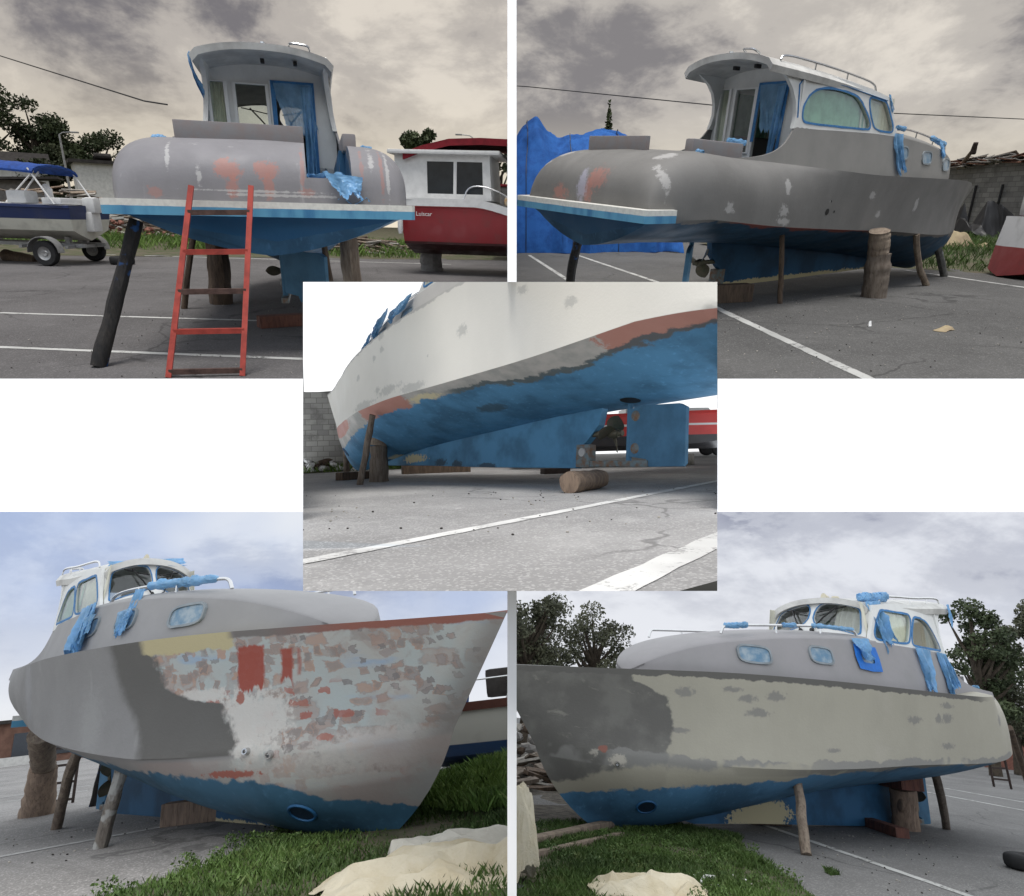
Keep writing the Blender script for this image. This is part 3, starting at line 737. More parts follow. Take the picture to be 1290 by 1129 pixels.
def dabs(g,c,a,b,scale,keep,cols,amt=.85,loc=(0,0,0),gate=None,size=.36,stretch=(1,1,1)):
    """brush dabs: ragged little rectangles of filler and primer scattered over a skin"""
    cb=g.node('ShaderNodeCombineXYZ'); g.link(a,cb.inputs[0]); g.link(b,cb.inputs[1])
    co=g.scaled(tuple(s*scale for s in stretch),cb.outputs[0],loc)
    wob=g.noise(1.9,5,.65,co=co,col=True); mx=g.node('ShaderNodeMix'); mx.data_type='VECTOR'; mx.inputs[0].default_value=.22; g.link(co,mx.inputs[4]); g.link(wob,mx.inputs[5])
    d=g.vor(1.,co=mx.outputs[1],metric='MINKOWSKI'); 
    for n in g.nt.nodes:
        if n.type=='TEX_VORONOI' and n.distance=='MINKOWSKI': n.inputs['Exponent'].default_value=3.2
    idn=g.node('ShaderNodeTexVoronoi'); idn.distance='MINKOWSKI'; idn.inputs['Exponent'].default_value=3.2; idn.inputs['Scale'].default_value=1.; g.link(mx.outputs[1],idn.inputs['Vector'])
    r=g.sep(idn.outputs['Color'])
    sz=g.math('MULTIPLY',g.math('ADD',g.math('MULTIPLY',r[1],.95),.30),size)
    m=g.smooth(g.math('SUBTRACT',d,sz),.05,-.09)
    m=g.math('MULTIPLY',m,g.smooth(r[0],keep,keep-.01))
    if gate is not None: m=g.math('MULTIPLY',m,gate)
    n=len(cols); stops=[]
    for i,cc in enumerate(cols): stops.append((i/n,cc))
    rp=g.node('ShaderNodeValToRGB'); rp.color_ramp.interpolation='CONSTANT'
    while len(rp.color_ramp.elements)<n: rp.color_ramp.elements.new(.5)
    for e,(p,cc) in zip(rp.color_ramp.elements,stops): e.position=p; e.color=cc
    g.link(r[2],rp.inputs[0])
    m=g.math('MULTIPLY',m,g.smooth(g.noise(3.2,5,.7,co=co),.30,.62,amt*.25,amt))
    return g.mix(m,c,rp.outputs[0])
def brush(g,c,a,b,bw,bh,keep,cols,amt,loc,rot,gate=None):
    """short brushed dabs of filler: soft little rectangles, some present, some not"""
    cb=g.node('ShaderNodeCombineXYZ'); g.link(a,cb.inputs[0]); g.link(b,cb.inputs[1])
    mp=g.node('ShaderNodeMapping'); mp.inputs['Location'].default_value=loc; mp.inputs['Rotation'].default_value=(0,0,rot); g.link(cb.outputs[0],mp.inputs[0]); co=mp.outputs[0]
    wob=g.noise(5.5,4,.65,co=co,col=True); mx=g.node('ShaderNodeMix'); mx.data_type='VECTOR'; mx.inputs[0].default_value=.15; g.link(co,mx.inputs[4]); g.link(wob,mx.inputs[5])
    br=g.node('ShaderNodeTexBrick'); g.link(mx.outputs[1],br.inputs['Vector']); br.offset=.37; br.offset_frequency=2; br.squash=1.35; br.squash_frequency=3
    br.inputs['Scale'].default_value=1.; br.inputs['Brick Width'].default_value=bw; br.inputs['Row Height'].default_value=bh; br.inputs['Mortar Size'].default_value=bh*.30; br.inputs['Mortar Smooth'].default_value=1.; br.inputs['Bias'].default_value=0.
    br.inputs['Color1'].default_value=(0,0,0,1); br.inputs['Color2'].default_value=(1,1,1,1); br.inputs['Mortar'].default_value=(.5,.5,.5,1)
    r=g.sep(br.outputs['Color'])[0]
    m=AND(g,g.smooth(r,keep,keep-.04),g.smooth(br.outputs['Fac'],.92,.22),g.smooth(g.noise(7,4,.65,co=co),.25,.50,amt*.5,amt))
    if gate is not None: m=g.math('MULTIPLY',m,gate)
    rp=g.node('ShaderNodeValToRGB'); rp.color_ramp.interpolation='LINEAR'; n=len(cols)
    while len(rp.color_ramp.elements)<n: rp.color_ramp.elements.new(.5)
    for i,(e,cc) in enumerate(zip(rp.color_ramp.elements,cols)): e.position=keep*(i+.3)/n; e.color=cc
    g.link(r,rp.inputs[0]); return g.mix(m,c,rp.outputs[0])
def make_hulls():
    SAL=(.36,.175,.145,1); WHT=(.44,.435,.43,1)
    # --- stern view: pale grey primer, two salmon patches with runs on the transom
    g,c,x,y,z,gi,wn,wf=hull_base('primer_grey_stern',(.215,.21,.222,1),.12)
    warp=g.math('ADD',g.math('MULTIPLY',wn,.7),g.math('MULTIPLY',wf,.3))
    c=specks(g,c,2.4,.10,WHT,.55,.35)
    st=g.noise(5,4,.6,sc3=(1,1,.12)); c=lay(g,c,g.smooth(st,.64,.74),WHT,.35)
    rear=g.smooth(x,.35,.28)
    for (a,b,ra,rb,w,q) in ((.35,2.0,.12,.10,.5,.9),(.32,1.84,.055,.11,.4,.85),(-.02,2.01,.10,.085,.5,.9),(-.03,1.85,.042,.13,.4,.85),(-.37,2.02,.022,.20,.9,.6),(-.40,1.80,.07,.04,.9,.6),(1.03,1.77,.06,.05,.9,.6),(-1.19,1.95,.022,.22,1.,.6),(-.98,2.06,.02,.13,1.,.5)):
        c=lay(g,c,AND(g,rear,g.ell(y,z,a,b,ra,rb,warp,w*2.4,.22)),SAL,q*.85)
    for (a,b,ra,rb) in ((-1.25,1.97,.02,.25),(.62,1.93,.03,.10),(-.1,1.765,.5,.012),(.2,1.80,.6,.01),(-1.08,2.12,.03,.1),(.9,2.1,.02,.12)):
        c=lay(g,c,AND(g,rear,g.ell(y,z,a,b,ra,rb,warp,2.2,.3)),WHT,.7)
    c=lay(g,c,AND(g,g.smooth(x,.06,.02),g.smooth(z,1.60,1.59)),(.016,.085,.19,1))
    c=bottom_paint(g,c,x,y,z,gi,wn,wf,-.02,(.034,.115,.22,1))
    HULLMAT['TL']=fin(g,c)
    # --- quarter view: all grey
    g,c,x,y,z,gi,wn,wf=hull_base('primer_grey_quarter',(.185,.18,.172,1),.16)
    warp=g.math('ADD',g.math('MULTIPLY',wn,.7),g.math('MULTIPLY',wf,.3))
    for (a,b,ra,rb) in ((.11,.91,.10,.05),(-.12,.55,.05,.22),(1.97,.25,.08,.06),(3.97,.64,.09,.07),(2.97,.47,.03,.03),(2.0,.10,.10,.05),(4.3,.3,.05,.07),(.9,.2,.07,.05),(2.0,.55,.05,.10),(5.4,.5,.05,.12)):
        c=lay(g,c,g.ell(x,gi,a,b,ra,rb,warp,2.0,.3),(.42,.41,.40,1),.75)
    rear=g.smooth(x,.30,.2)
    for (a,b,ra,rb) in ((-.25,2.0,.16,.13),(.55,1.8,.18,.10),(-.1,1.85,.08,.16)): c=lay(g,c,AND(g,rear,g.ell(y,z,a,b,ra,rb,warp,1.8,.4)),SAL,.75)
    c=lay(g,c,AND(g,rear,g.ell(y,z,.05,1.9,.09,.16,warp,1.8,.5)),(.36,.35,.42,1),.8)
    c=specks(g,c,2.0,.07,(.45,.44,.42,1),.5,.3)
    c=lay(g,c,AND(g,g.smooth(gi,.01,-.005),g.smooth(x,.8,1.2),g.smooth(x,4.6,4.0)),(.24,.05,.04,1),.8)
    c=lay(g,c,AND(g,g.smooth(x,.06,.02),g.smooth(z,1.60,1.59)),(.016,.06,.12,1))
    c=bottom_paint(g,c,x,y,z,gi,wn,wf,-.07,(.022,.075,.14,1))
    HULLMAT['TR']=fin(g,c)
    # --- low view: cream, with primer bands along the chine
    g,c,x,y,z,gi,wn,wf=hull_base('cream_undercoat_low',(.70,.675,.615,1),.035)
    warp=g.math('ADD',g.math('MULTIPLY',wn,.7),g.math('MULTIPLY',wf,.3))
    GR=(.36,.36,.34,1)
    for (a,b,ra,rb) in ((5.2,.97,.09,.05),(5.2,.76,.06,.045),(5.47,.71,.05,.05),(6.19,.59,.09,.05),(5.37,.19,.09,.045),(3.96,.37,.02,.02),(5.0,.13,.35,.06),(4.35,.05,.3,.05),(5.9,.05,.4,.07),(3.2,.5,.10,.06),(2.1,.62,.07,.04),(1.4,.35,.08,.05)):
        c=lay(g,c,g.ell(x,gi,a,b,ra,rb,warp,1.5,.35),GR,.55)
    c=lay(g,c,g.smooth(rag(g,gi,wn,wf,.10,.08),.965,.985),(.42,.41,.39,1),.8)
    und=g.smooth(gi,.0,-.004)
    band=g.mix(g.smooth(g.noise(3,4,.6),.35,.65),(.46,.44,.41,1),(.33,.33,.31,1))
    for (a,ra,rb) in ((5.4,.75,.5),(.35,.75,.5),(7.9,.95,.16)): band=lay(g,band,g.ell(x,gi,a,-.06,ra,rb,warp,.3,.05),(.44,.20,.155,1),.9)
    band=lay(g,band,g.ell(x,gi,4.25,-.12,.35,.06,warp,.9,.2),(.62,.55,.34,1),.8)
    c=g.mix(und,c,band)
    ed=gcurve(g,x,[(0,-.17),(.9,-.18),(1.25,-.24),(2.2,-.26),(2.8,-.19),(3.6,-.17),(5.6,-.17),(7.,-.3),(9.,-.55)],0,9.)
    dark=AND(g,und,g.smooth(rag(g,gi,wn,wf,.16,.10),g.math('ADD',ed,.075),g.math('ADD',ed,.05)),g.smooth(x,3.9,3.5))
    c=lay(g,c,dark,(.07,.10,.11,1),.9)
    c=bottom_paint(g,c,x,y,z,gi,wn,wf,ed,(.085,.245,.42,1))
    c=lay(g,c,g.ell(x,gi,3.4,-.50,.26,.07,warp,.9,.35),(.05,.09,.12,1),.8)
    c=lay(g,c,AND(g,g.ell(x,z,6.75,.57,.26,.05,warp,.8,.1),g.smooth(gi,-.88,-.93)),(.62,.55,.36,1))
    HULLMAT['C']=fin(g,c)
    # --- bow view: starboard side in every stage of filling
    g,c,x,y,z,gi,wn,wf=hull_base('primer_patchwork_bow',(.25,.245,.24,1),.12)
    warp=g.math('ADD',g.math('MULTIPLY',wn,.7),g.math('MULTIPLY',wf,.3))
    c=lay(g,c,g.ell(x,gi,4.9,.6,.10,.45,warp,1.,.6),(.31,.31,.32,1),.5); c=lay(g,c,g.ell(x,gi,6.35,.25,.14,.3,warp,1.0,.7),(.33,.33,.32,1),.45)
    stv=g.noise(4.5,4,.6,sc3=(1,1,.14)); c=lay(g,c,AND(g,g.smooth(stv,.60,.72),g.smooth(gi,.02,.1)),(.42,.42,.40,1),.4)
    up=g.smooth(gi,-.02,.0)
    xb=gcurve(g,gi,[(-.1,7.05),(.1,7.04),(.3,6.95),(.5,6.80),(.7,6.70),(1.,6.64)],-.1,1.)
    xr=g.math('ADD',x,g.math('MULTIPLY',g.math('SUBTRACT',wf,.5),.10))
    c=lay(g,c,AND(g,g.smooth(xr,g.math('SUBTRACT',xb,.07),g.math('ADD',xb,.07)),up),(.118,.114,.106,1))
    # bow skin: old pale paint under many dabs
    xm=gcurve(g,gi,[(-.2,7.92),(.09,7.95),(.3,7.86),(.41,7.78),(.46,7.5),(.54,7.33),(.75,7.21),(1.,7.08)],-.2,1.)
    xw=rag(g,x,wn,wf,.35,.22)
    bow=AND(g,g.smooth(xw,g.math('SUBTRACT',xm,.04),g.math('ADD',xm,.04)),g.smooth(gi,-.32,-.25))
    skin=g.mix(g.smooth(g.noise(1.6,4,.6),.38,.62),(.40,.44,.43,1),(.42,.41,.38,1))
    skin=lay(g,skin,g.smooth(g.noise(2.2,4,.6,sc3=(.5,.5,2.4)),.56,.70),(.27,.37,.50,1),.8)
    A_=(.24,.21,.195,1); B_=(.36,.25,.205,1); C_=(.30,.26,.245,1); D_=(.42,.27,.20,1); E_=(.20,.185,.18,1); R_=(.34,.11,.085,1)
    gg=g.math('MULTIPLY',gi,.95)
    F_=(.33,.27,.24,1)
    skin=lay(g,skin,g.smooth(g.noise(2.6,5,.65,.6),.52,.64),F_,.55)
    for (bw,bh,keep,cols,am,lo,rot) in ((.26,.18,.42,[F_,C_,B_,A_,C_],.55,(.3,.1,0),.08),(.115,.10,.40,[B_,A_,D_,C_,F_],.80,(1.7,.62,0),-.22),(.085,.11,.38,[C_,A_,B_,E_,D_],.85,(2.9,.35,0),.20),(.07,.075,.36,[A_,B_,C_,E_],.85,(4.1,.77,0),-.10)):
        skin=brush(g,skin,x,gi,bw,bh,keep,cols,am,lo,rot)
    skin=brush(g,skin,x,gi,.105,.085,.16,[R_,(.36,.15,.115,1),R_],.85,(6.3,.21,0),.07,AND(g,g.smooth(gi,.60,.45),g.smooth(x,9.05,8.75)))
    skin=lay(g,skin,g.ell(x,gi,8.0,.22,.30,.30,warp,1.0,.25),(.56,.54,.50,1),.92)
    skin=lay(g,skin,g.ell(x,gi,7.62,.49,.22,.06,warp,1.2,.3),(.56,.54,.50,1),.9)
    skin=lay(g,skin,g.ell(x,gi,8.9,-.05,.5,.14,warp,1.0,.4),(.52,.49,.46,1),.8)
    hf=g.noise(16,4,.65,sc3=(1,1,.45)); wr=g.math('ADD',g.math('MULTIPLY',hf,.75),g.math('MULTIPLY',wf,.25))
    xs_=g.math('ADD',x,g.math('MULTIPLY',g.math('SUBTRACT',gi,.7),-.12))
    lowend=g.math('ADD',gi,g.math('MULTIPLY',g.math('SUBTRACT',g.noise(14,3,.6,sc3=(1.6,1.6,.05)),.5),.35))
    skin=lay(g,skin,AND(g,g.rect(xs_,gi,7.93,8.14,.30,.87,wr,.10,.012),g.smooth(lowend,.50,.53)),(.31,.07,.048,1),.96)
    skin=lay(g,skin,AND(g,g.rect(xs_,gi,8.27,8.355,.30,.83,wr,.07,.012),g.smooth(lowend,.52,.55)),(.31,.07,.048,1),.95); skin=lay(g,skin,g.rect(xs_,gi,8.385,8.41,.60,.82,wr,.05,.012),(.34,.13,.10,1),.8)
    skin=lay(g,skin,g.ell(x,gi,7.93,.44,.03,.05,warp,1.2,.2),(.32,.10,.07,1),.9)
    stem=g.math('SUBTRACT',g.math('ADD',g.math('MULTIPLY',gi,.59),9.27),x)
    skin=lay(g,skin,g.smooth(stem,.26,.02),(.23,.215,.20,1),.85)
    c=g.mix(bow,c,skin)
    beige=AND(g,g.smooth(xr,7.0,7.10),g.smooth(xr,7.93,7.90),g.smooth(rag(g,gi,wn,wf,.16,.10),.85,.875))
    c=lay(g,c,beige,(.47,.41,.245,1))
    rim=g.smooth(rag(g,gi,wn,wf,.04,.05),.93,.95)
    c=lay(g,c,AND(g,rim,g.smooth(x,7.85,7.95)),g.mix(g.smooth(x,8.1,8.9),(.17,.155,.145,1),(.27,.11,.085,1)))
    band=AND(g,g.smooth(gi,-.01,-.05),g.smooth(x,6.6,7.2))
    c=lay(g,c,band,g.mix(g.smooth(wn,.4,.6),(.36,.29,.26,1),(.37,.36,.33,1)),.5)
    c=lay(g,c,g.ell(x,gi,7.85,-.14,.20,.03,warp,1.2,.2),(.30,.09,.065,1),.9)
    ed=gcurve(g,x,[(2,-.06),(6,-.10),(7.13,-.16),(7.5,-.20),(7.87,-.19),(8.25,-.27),(8.44,-.40),(8.63,-.50),(9.,-.66)],2,9.)
    c=bottom_paint(g,c,x,y,z,gi,wn,wf,ed,(.045,.125,.20,1))
    c=lay(g,c,AND(g,g.smooth(gi,-.90,-.94),g.smooth(rag(g,x,wn,wf,.3,.2),7.2,7.3),g.smooth(x,8.45,8.3)),(.52,.47,.27,1))
    HULLMAT['BL']=fin(g,c)
    # --- port view: cream with a grey bow
    g,c,x,y,z,gi,wn,wf=hull_base('cream_undercoat_port',(.385,.362,.295,1),.07)
    warp=g.math('ADD',g.math('MULTIPLY',wn,.7),g.math('MULTIPLY',wf,.3))
    GY=(.125,.12,.11,1)
    c=lay(g,c,g.smooth(g.noise(1.2,4,.6),.55,.75),(.42,.39,.33,1),.6)
    for (a,b,ra,rb) in ((8.0,.77,.10,.045),(7.52,.82,.10,.03),(7.34,.73,.09,.04),(7.03,.77,.09,.05),(7.22,.58,.14,.045),(8.05,.35,.12,.03),(5.06,.58,.11,.05),(4.44,.64,.10,.07),(4.6,.62,.05,.06),(4.44,.82,.10,.04),(4.44,.25,.12,.04),(3.2,.6,.05,.08),(6.3,.2,.08,.03)):
        c=lay(g,c,g.ell(x,gi,a,b,ra,rb,warp,1.3,.35),(.20,.195,.185,1),.75)
    gr=g.mix(g.smooth(g.noise(2.4,5,.6),.40,.62),GY,(.165,.16,.145,1)); sm=g.noise(3.2,5,.65,.5,sc3=(1.2,1,2.2)); gr=lay(g,gr,g.smooth(sm,.60,.72),(.26,.25,.215,1),.7)
    xb=gcurve(g,gi,[(-.4,8.13),(-.07,8.13),(.14,8.15),(.41,8.10),(.55,8.10),(.7,8.16),(.8,8.32),(.87,8.5),(.94,8.52),(1.,8.4)],-.4,1.)
    xr=rag(g,x,wn,wf,.22,.14)
    c=g.mix(g.smooth(xr,g.math('SUBTRACT',xb,.02),g.math('ADD',xb,.02)),c,gr)
    c=lay(g,c,AND(g,g.smooth(rag(g,gi,wn,wf,.07,.09),.925,.94),g.smooth(x,3.4,3.9)),GY)
    c=lay(g,c,AND(g,g.smooth(rag(g,gi,wn,wf,.22,.12),.09,.07),g.smooth(g.noise(1.7,3,.6),.42,.48),g.smooth(gi,-.1,-.08)),(.235,.23,.215,1),.9)
    c=lay(g,c,g.ell(x,gi,8.72,.07,.045,.05,warp,1.2,.2),(.30,.12,.09,1),.85); c=lay(g,c,g.ell(x,gi,8.59,-.03,.06,.05,warp,1.4,.3),(.45,.42,.36,1))
    c=lay(g,c,g.ell(x,gi,8.79,.02,.05,.04,warp,1.8,.3),(.45,.42,.36,1),.7)
    ed=gcurve(g,x,[(2,-.02),(5.2,-.06),(5.7,-.08),(6.78,-.15),(7.45,-.19),(8.03,-.27),(8.53,-.31),(8.93,-.5),(9.1,-.6)],2,9.1)
    c=lay(g,c,AND(g,g.smooth(rag(g,gi,wn,wf,.2,.14),g.math('ADD',ed,.24),g.math('ADD',ed,.19)),g.smooth(x,6.2,7.2)),(.36,.335,.265,1),.85)
    c=bottom_paint(g,c,x,y,z,gi,wn,wf,ed,(.075,.195,.33,1))
    c=lay(g,c,AND(g,g.smooth(gi,-.86,-.9),g.smooth(rag(g,x,wn,wf,.3,.2),5.3,5.4),g.smooth(x,6.6,6.5)),(.42,.37,.2,1))
    HULLMAT['BR']=fin(g,c)
def skeg_mats():
    r={}
    for p,blue,pat in (('TL',(.022,.12,.27,1),None),('TR',(.02,.09,.19,1),(2.6,.42,4.4,.06)),('C',(.09,.265,.45,1),(6.2,.54,.32,.07)),('BL',(.03,.10,.19,1),(6.2,.40,1.2,.05)),('BR',(.035,.13,.25,1),(6.0,.52,.55,.16))):
        g=G('antifouling_skeg_'+{'TL':'stern','TR':'quarter','C':'low','BL':'bow','BR':'port'}[p],.6); x,y,z=g.sep(); wn=g.noise(3,5,.6)
        c=g.mix(g.smooth(g.noise(1.8,5,.6),.4,.65),blue,tuple(v*.6 for v in blue[:3])+(1,))
        if p=='C':
            for (a,b,ra,rb) in ((5.45,.47,.16,.06),(5.0,.45,.12,.06),(4.3,.42,.2,.04)): c=lay(g,c,g.ell(x,z,a,b,ra,rb,wn,1.0,.2),(.04,.07,.10,1),.9)
        if pat: c=lay(g,c,g.ell(x,z,pat[0],pat[1],pat[2],pat[3],wn,1.1,.1),(.50,.44,.27,1))
        r[p]=g.out(c,g.noise(30,3),.12,.004)
    return r
def boat_common():
    m={}
    m['bottom']=plain('antifouling_blue',(.022,.12,.27),.6,var=.45,scale=2.5,c2=(.012,.06,.14,1))
    m['rudder']=plain('antifouling_light_blue',(.075,.20,.33),.6,var=.3,scale=3)
    m['corroded']=plain('corroded_bracket',(.16,.22,.24),.7,var=.6,scale=14,c2=(.2,.11,.06,1))
    m['zinc']=plain('zinc_anode',(.5,.5,.5),.5,.3)
    m['bronze']=plain('weathered_bronze',(.14,.12,.09),.5,.5,scale=10,c2=(.09,.1,.07,1))
    m['tunnel']=plain('tunnel_dark',(.012,.03,.06),.7)
    m['grey']=plain('primer_grey',(.24,.235,.24),.65,var=.15,c2=(.25,.215,.21,1))
    m['steel']=plain('stainless_steel',(.6,.6,.6),.25,.9,var=.15)
    m['film']=film_mat('masking_film_blue',(.17,.37,.58),.42)
    m['film_thin']=film_mat('masking_film_thin',(.20,.40,.60),.95)
    m['tape']=plain('masking_tape_blue',(.05,.19,.42),.6,var=.3,scale=20)
    m['tape_bright']=plain('masking_tape_bright_blue',(.02,.16,.55),.6,var=.2,scale=20)
    m['wheelhouse']=plain('wheelhouse_white',(.68,.68,.66),.5,var=.12,scale=4)
    m['white']=plain('frame_white',(.75,.75,.74),.45,var=.08)
    m['roof']=plain('roof_white',(.62,.61,.58),.55,var=.25,scale=3,c2=(.42,.41,.39,1))
    m['cream']=plain('lamp_cream',(.6,.55,.42),.5)
    m['black']=plain('black_plastic',(.015,.015,.016),.45)
    m['curtain']=plain('curtain_cloth',(.62,.6,.5),.9,var=.15,scale=8)
    m['curtain_green']=plain('curtain_green_cloth',(.24,.42,.30),.9,var=.25,scale=5)
    m['porthole_rim']=plain('porthole_rim_grey',(.25,.28,.3),.6,var=.3)
    m['porthole']=plain('porthole_masked',(.10,.20,.30),.35,var=.6,scale=9,c2=(.30,.36,.40,1))
    m['glass']=glass_mat('window_glass',(.95,.98,.96),.25)
    m['glass_dark']=glass_mat('windscreen_glass',(.85,.87,.88),.5)
    m['cabin_grey']=None
    g=G('platform_paint',.5); x,y,z=g.sep(); wn=g.noise(5,4); wf=g.noise(25,3)
    zz=g.math('ADD',z,g.math('MULTIPLY',g.math('SUBTRACT',wn,.5),.012))
    c=g.mix(g.smooth(wf,.3,.8),(.70,.69,.64,1),(.58,.57,.53,1)); bl=g.mix(g.smooth(g.noise(4,5,sc3=(1,1,.3)),.4,.7),(.11,.32,.48,1),(.04,.16,.32,1))
    c=g.mix(g.smooth(zz,1.64,1.635),c,bl); m['platform']=g.out(c,wf,.1,.004)
    return m
def film_mat(name,c,tr):
    g=G(name,.30,0,.5); n=g.noise(6,5,.6)
    col=g.mix(g.smooth(n,.3,.7),tuple(c)+(1,),tuple(min(1,v*1.35+.05) for v in c)+(1,))
    w1=g.noise(9,5,.65,1.5); w2=g.vor(16,'DISTANCE_TO_EDGE')
    g.out(col,g.math('ADD',w1,g.math('MULTIPLY',w2,.5)),.35,.012)
    bsdf=g.b; tl=g.node('ShaderNodeBsdfTranslucent'); g.link(col,tl.inputs[0]); tp=g.node('ShaderNodeBsdfTransparent')
    m1=g.node('ShaderNodeMixShader'); m1.inputs[0].default_value=.35; g.link(bsdf.outputs[0],m1.inputs[1]); g.link(tl.outputs[0],m1.inputs[2])
    m2=g.node('ShaderNodeMixShader'); m2.inputs[0].default_value=tr*.45; g.link(m1.outputs[0],m2.inputs[1]); g.link(tp.outputs[0],m2.inputs[2])
    g.link(m2.outputs[0],g.nt.nodes['Material Output'].inputs[0]); return g.m
def glass_mat(name,c,tintw):
    g=G(name,.04,0,.5)
    tb=g.node('ShaderNodeBsdfTransparent'); tb.inputs[0].default_value=tuple(c)+(1,)
    gl=g.node('ShaderNodeBsdfGlossy'); gl.inputs['Roughness'].default_value=.04
    fr=g.node('ShaderNodeLayerWeight'); fr.inputs[0].default_value=.5
    fc=g.math('ADD',.05,g.math('MULTIPLY',g.math('POWER',fr.outputs['Facing'],3.5),.75))
    mx=g.node('ShaderNodeMixShader'); g.link(fc,mx.inputs[0]); g.link(tb.outputs[0],mx.inputs[1]); g.link(gl.outputs[0],mx.inputs[2])
    g.link(mx.outputs[0],g.nt.nodes['Material Output'].inputs[0]); return g.m
def cabin_mat(name,c,c2): return plain(name,c,.65,var=.1,scale=1.6,c2=c2)

# ------------------------------------------------------------------ setting
def asphalt(name,c,spk=.5,stain=.4):
    g=G(name,.85,0,.25)
    n1=g.noise(.35,5,.6); n2=g.noise(2.2,5,.65); n3_=g.noise(60,3,.7); n4=g.noise(.9,6,.7,1.2)
    a=tuple(c)+(1,); d=tuple(v*.72 for v in c)+(1,); l=tuple(v*1.3 for v in c)+(1,)
    col=g.mix(g.smooth(n1,.35,.65),a,d); col=g.mix(g.math('MULTIPLY',g.smooth(n2,.5,.75),.5),col,l)
    col=g.mix(g.math('MULTIPLY',g.smooth(n4,.58,.72),stain),col,tuple(v*.5 for v in c)+(1,))
    sp=g.vor(90,out='Color'); r=g.sep(sp)[0]
    col=g.mix(g.math('MULTIPLY',g.smooth(r,.7,1.),spk),col,tuple(min(1,v*2.1) for v in c)+(1,))
    wob=g.noise(1.5,4,col=True); mx=g.node('ShaderNodeMix'); mx.data_type='VECTOR'; mx.inputs[0].default_value=.35; g.link(g.co,mx.inputs[4]); g.link(wob,mx.inputs[5])
    cr=g.vor(.55,'DISTANCE_TO_EDGE',co=mx.outputs[1]); gate=g.smooth(g.noise(.5,2),.42,.52)
    col=g.mix(g.math('MULTIPLY',g.math('MULTIPLY',g.smooth(cr,.010,.002),gate),.6),col,tuple(v*.35 for v in c)+(1,))
    dr=g.noise(3.,5,.7,1.5); col=g.mix(g.math('MULTIPLY',g.smooth(dr,.62,.72),.45),col,tuple(min(1,v*1.7) for v in c)+(1,))
    sc_=g.noise(1.1,4,.6,sc3=(.25,3.,1)); col=g.mix(g.math('MULTIPLY',g.smooth(sc_,.60,.72),.35),col,tuple(v*.6 for v in c)+(1,))
    return g.out(col,g.math('ADD',n3_,g.math('MULTIPLY',n2,.5)),.6,.010)
def line_mat(name,c,asp):
    g=G(name,.85); n=g.noise(4,6,.7); n2=g.noise(40,3,.7); n3_=g.noise(1.2,3)
    c=tuple(c)+(1,); col=g.mix(g.smooth(n3_,.35,.7),c,tuple(v*.75 for v in c[:3])+(1,))
    w=g.math('ADD',g.math('MULTIPLY',n,.65),g.math('MULTIPLY',n2,.35))
    col=g.mix(g.smooth(w,.52,.60),col,tuple(asp)+(1,)); return g.out(col,n2,.3,.006)
def sky_mat(name, dark, light, warm, scale, thr, horizon=.25, zw=3.0, loc=(0,0,0), blue=None, strength=1.0, detail=7, puffs=False):
    """an overcast sky: cloud banks over a brighter horizon"""
    m=bpy.data.materials.new(name); m.use_nodes=True; nt=m.node_tree; nt.nodes.clear()
    g=G.__new__(G); g.m=m; g.nt=nt; g._tc=None
    n=g.node('ShaderNodeVectorMath'); n.operation='NORMALIZE'; g.link(g.co,n.inputs[0]); d=n.outputs[0]
    x,y,z=g.sep(d)
    co=g.scaled((1,1,zw),d,loc)
    n1=g.noise(scale,detail,.60,.25,co=co); n2=g.noise(scale*2.4,7,.66,.3,co=co)
    f=g.math('ADD',g.math('MULTIPLY',n1,.70),g.math('MULTIPLY',n2,.30))
    mid=tuple(lerp(p,q,.45) for p,q in zip(light,dark))
    c=g.mix(g.smooth(f,thr-.08,thr+.02),light,mid); c=g.mix(g.smooth(f,thr+.02,thr+.12),c,dark)
    if puffs:
        pn=g.noise(scale*5.5,5,.6,.2,co=g.scaled((1,1,zw*1.3),d,(7,3,2))); pg=g.smooth(g.noise(scale*.8,3,.5,co=g.scaled((1,1,zw),d,(1,8,3))),.46,.58)
        c=g.mix(g.math('MULTIPLY',g.math('MULTIPLY',g.smooth(pn,.52,.62),pg),.8),c,dark)
    if blue is not None: c=g.mix(g.smooth(g.noise(scale*.6,4,.5,co=g.scaled((1,1,zw*.8),d,(4,2,1))),.42,.66),c,blue)
    c=g.mix(g.math('MULTIPLY',g.smooth(z,horizon,.0),.85),c,warm)
    e=g.node('ShaderNodeEmission'); g.link(c,e.inputs[0]); e.inputs[1].default_value=strength
    o=g.node('ShaderNodeOutputMaterial'); g.link(e.outputs[0],o.inputs[0]); return m
def dome(mat, ctr, r, az0, az1, el0, el1, nu=40, nv=16):
    k=MB(); rows=[]
    for j in range(nv+1):
        el=rad(lerp(el0,el1,j/nv)); row=[]
        for i in range(nu+1):
            az=rad(lerp(az0,az1,i/nu)); row.append((r*math.cos(el)*math.cos(az),r*math.cos(el)*math.sin(az),r*math.sin(el)))
        rows.append(row)
    k.grid(rows); o=struct(k,'sky',mat,smooth=180)
    o.matrix_world=WM[CUR]@Matrix.Translation(Vector(ctr)); return o
def px_world(u,v,d):
    """a point d metres in front of the camera"""
    return Vector(((u-645)/FPX*d,d,-(v-564.5)/FPX*d))
def wedge(mb,u0,u1,v0,v1,d0,d1):
    """white partition: a solid between two depths"""
    P=[px_world(u,v,d) for d in (d0,d1) for (u,v) in ((u0,v1),(u1,v1),(u1,v0),(u0,v0))]
    mb.add(P,[(0,1,2,3),(7,6,5,4),(0,4,5,1),(1,5,6,2),(2,6,7,3),(3,7,4,0)])
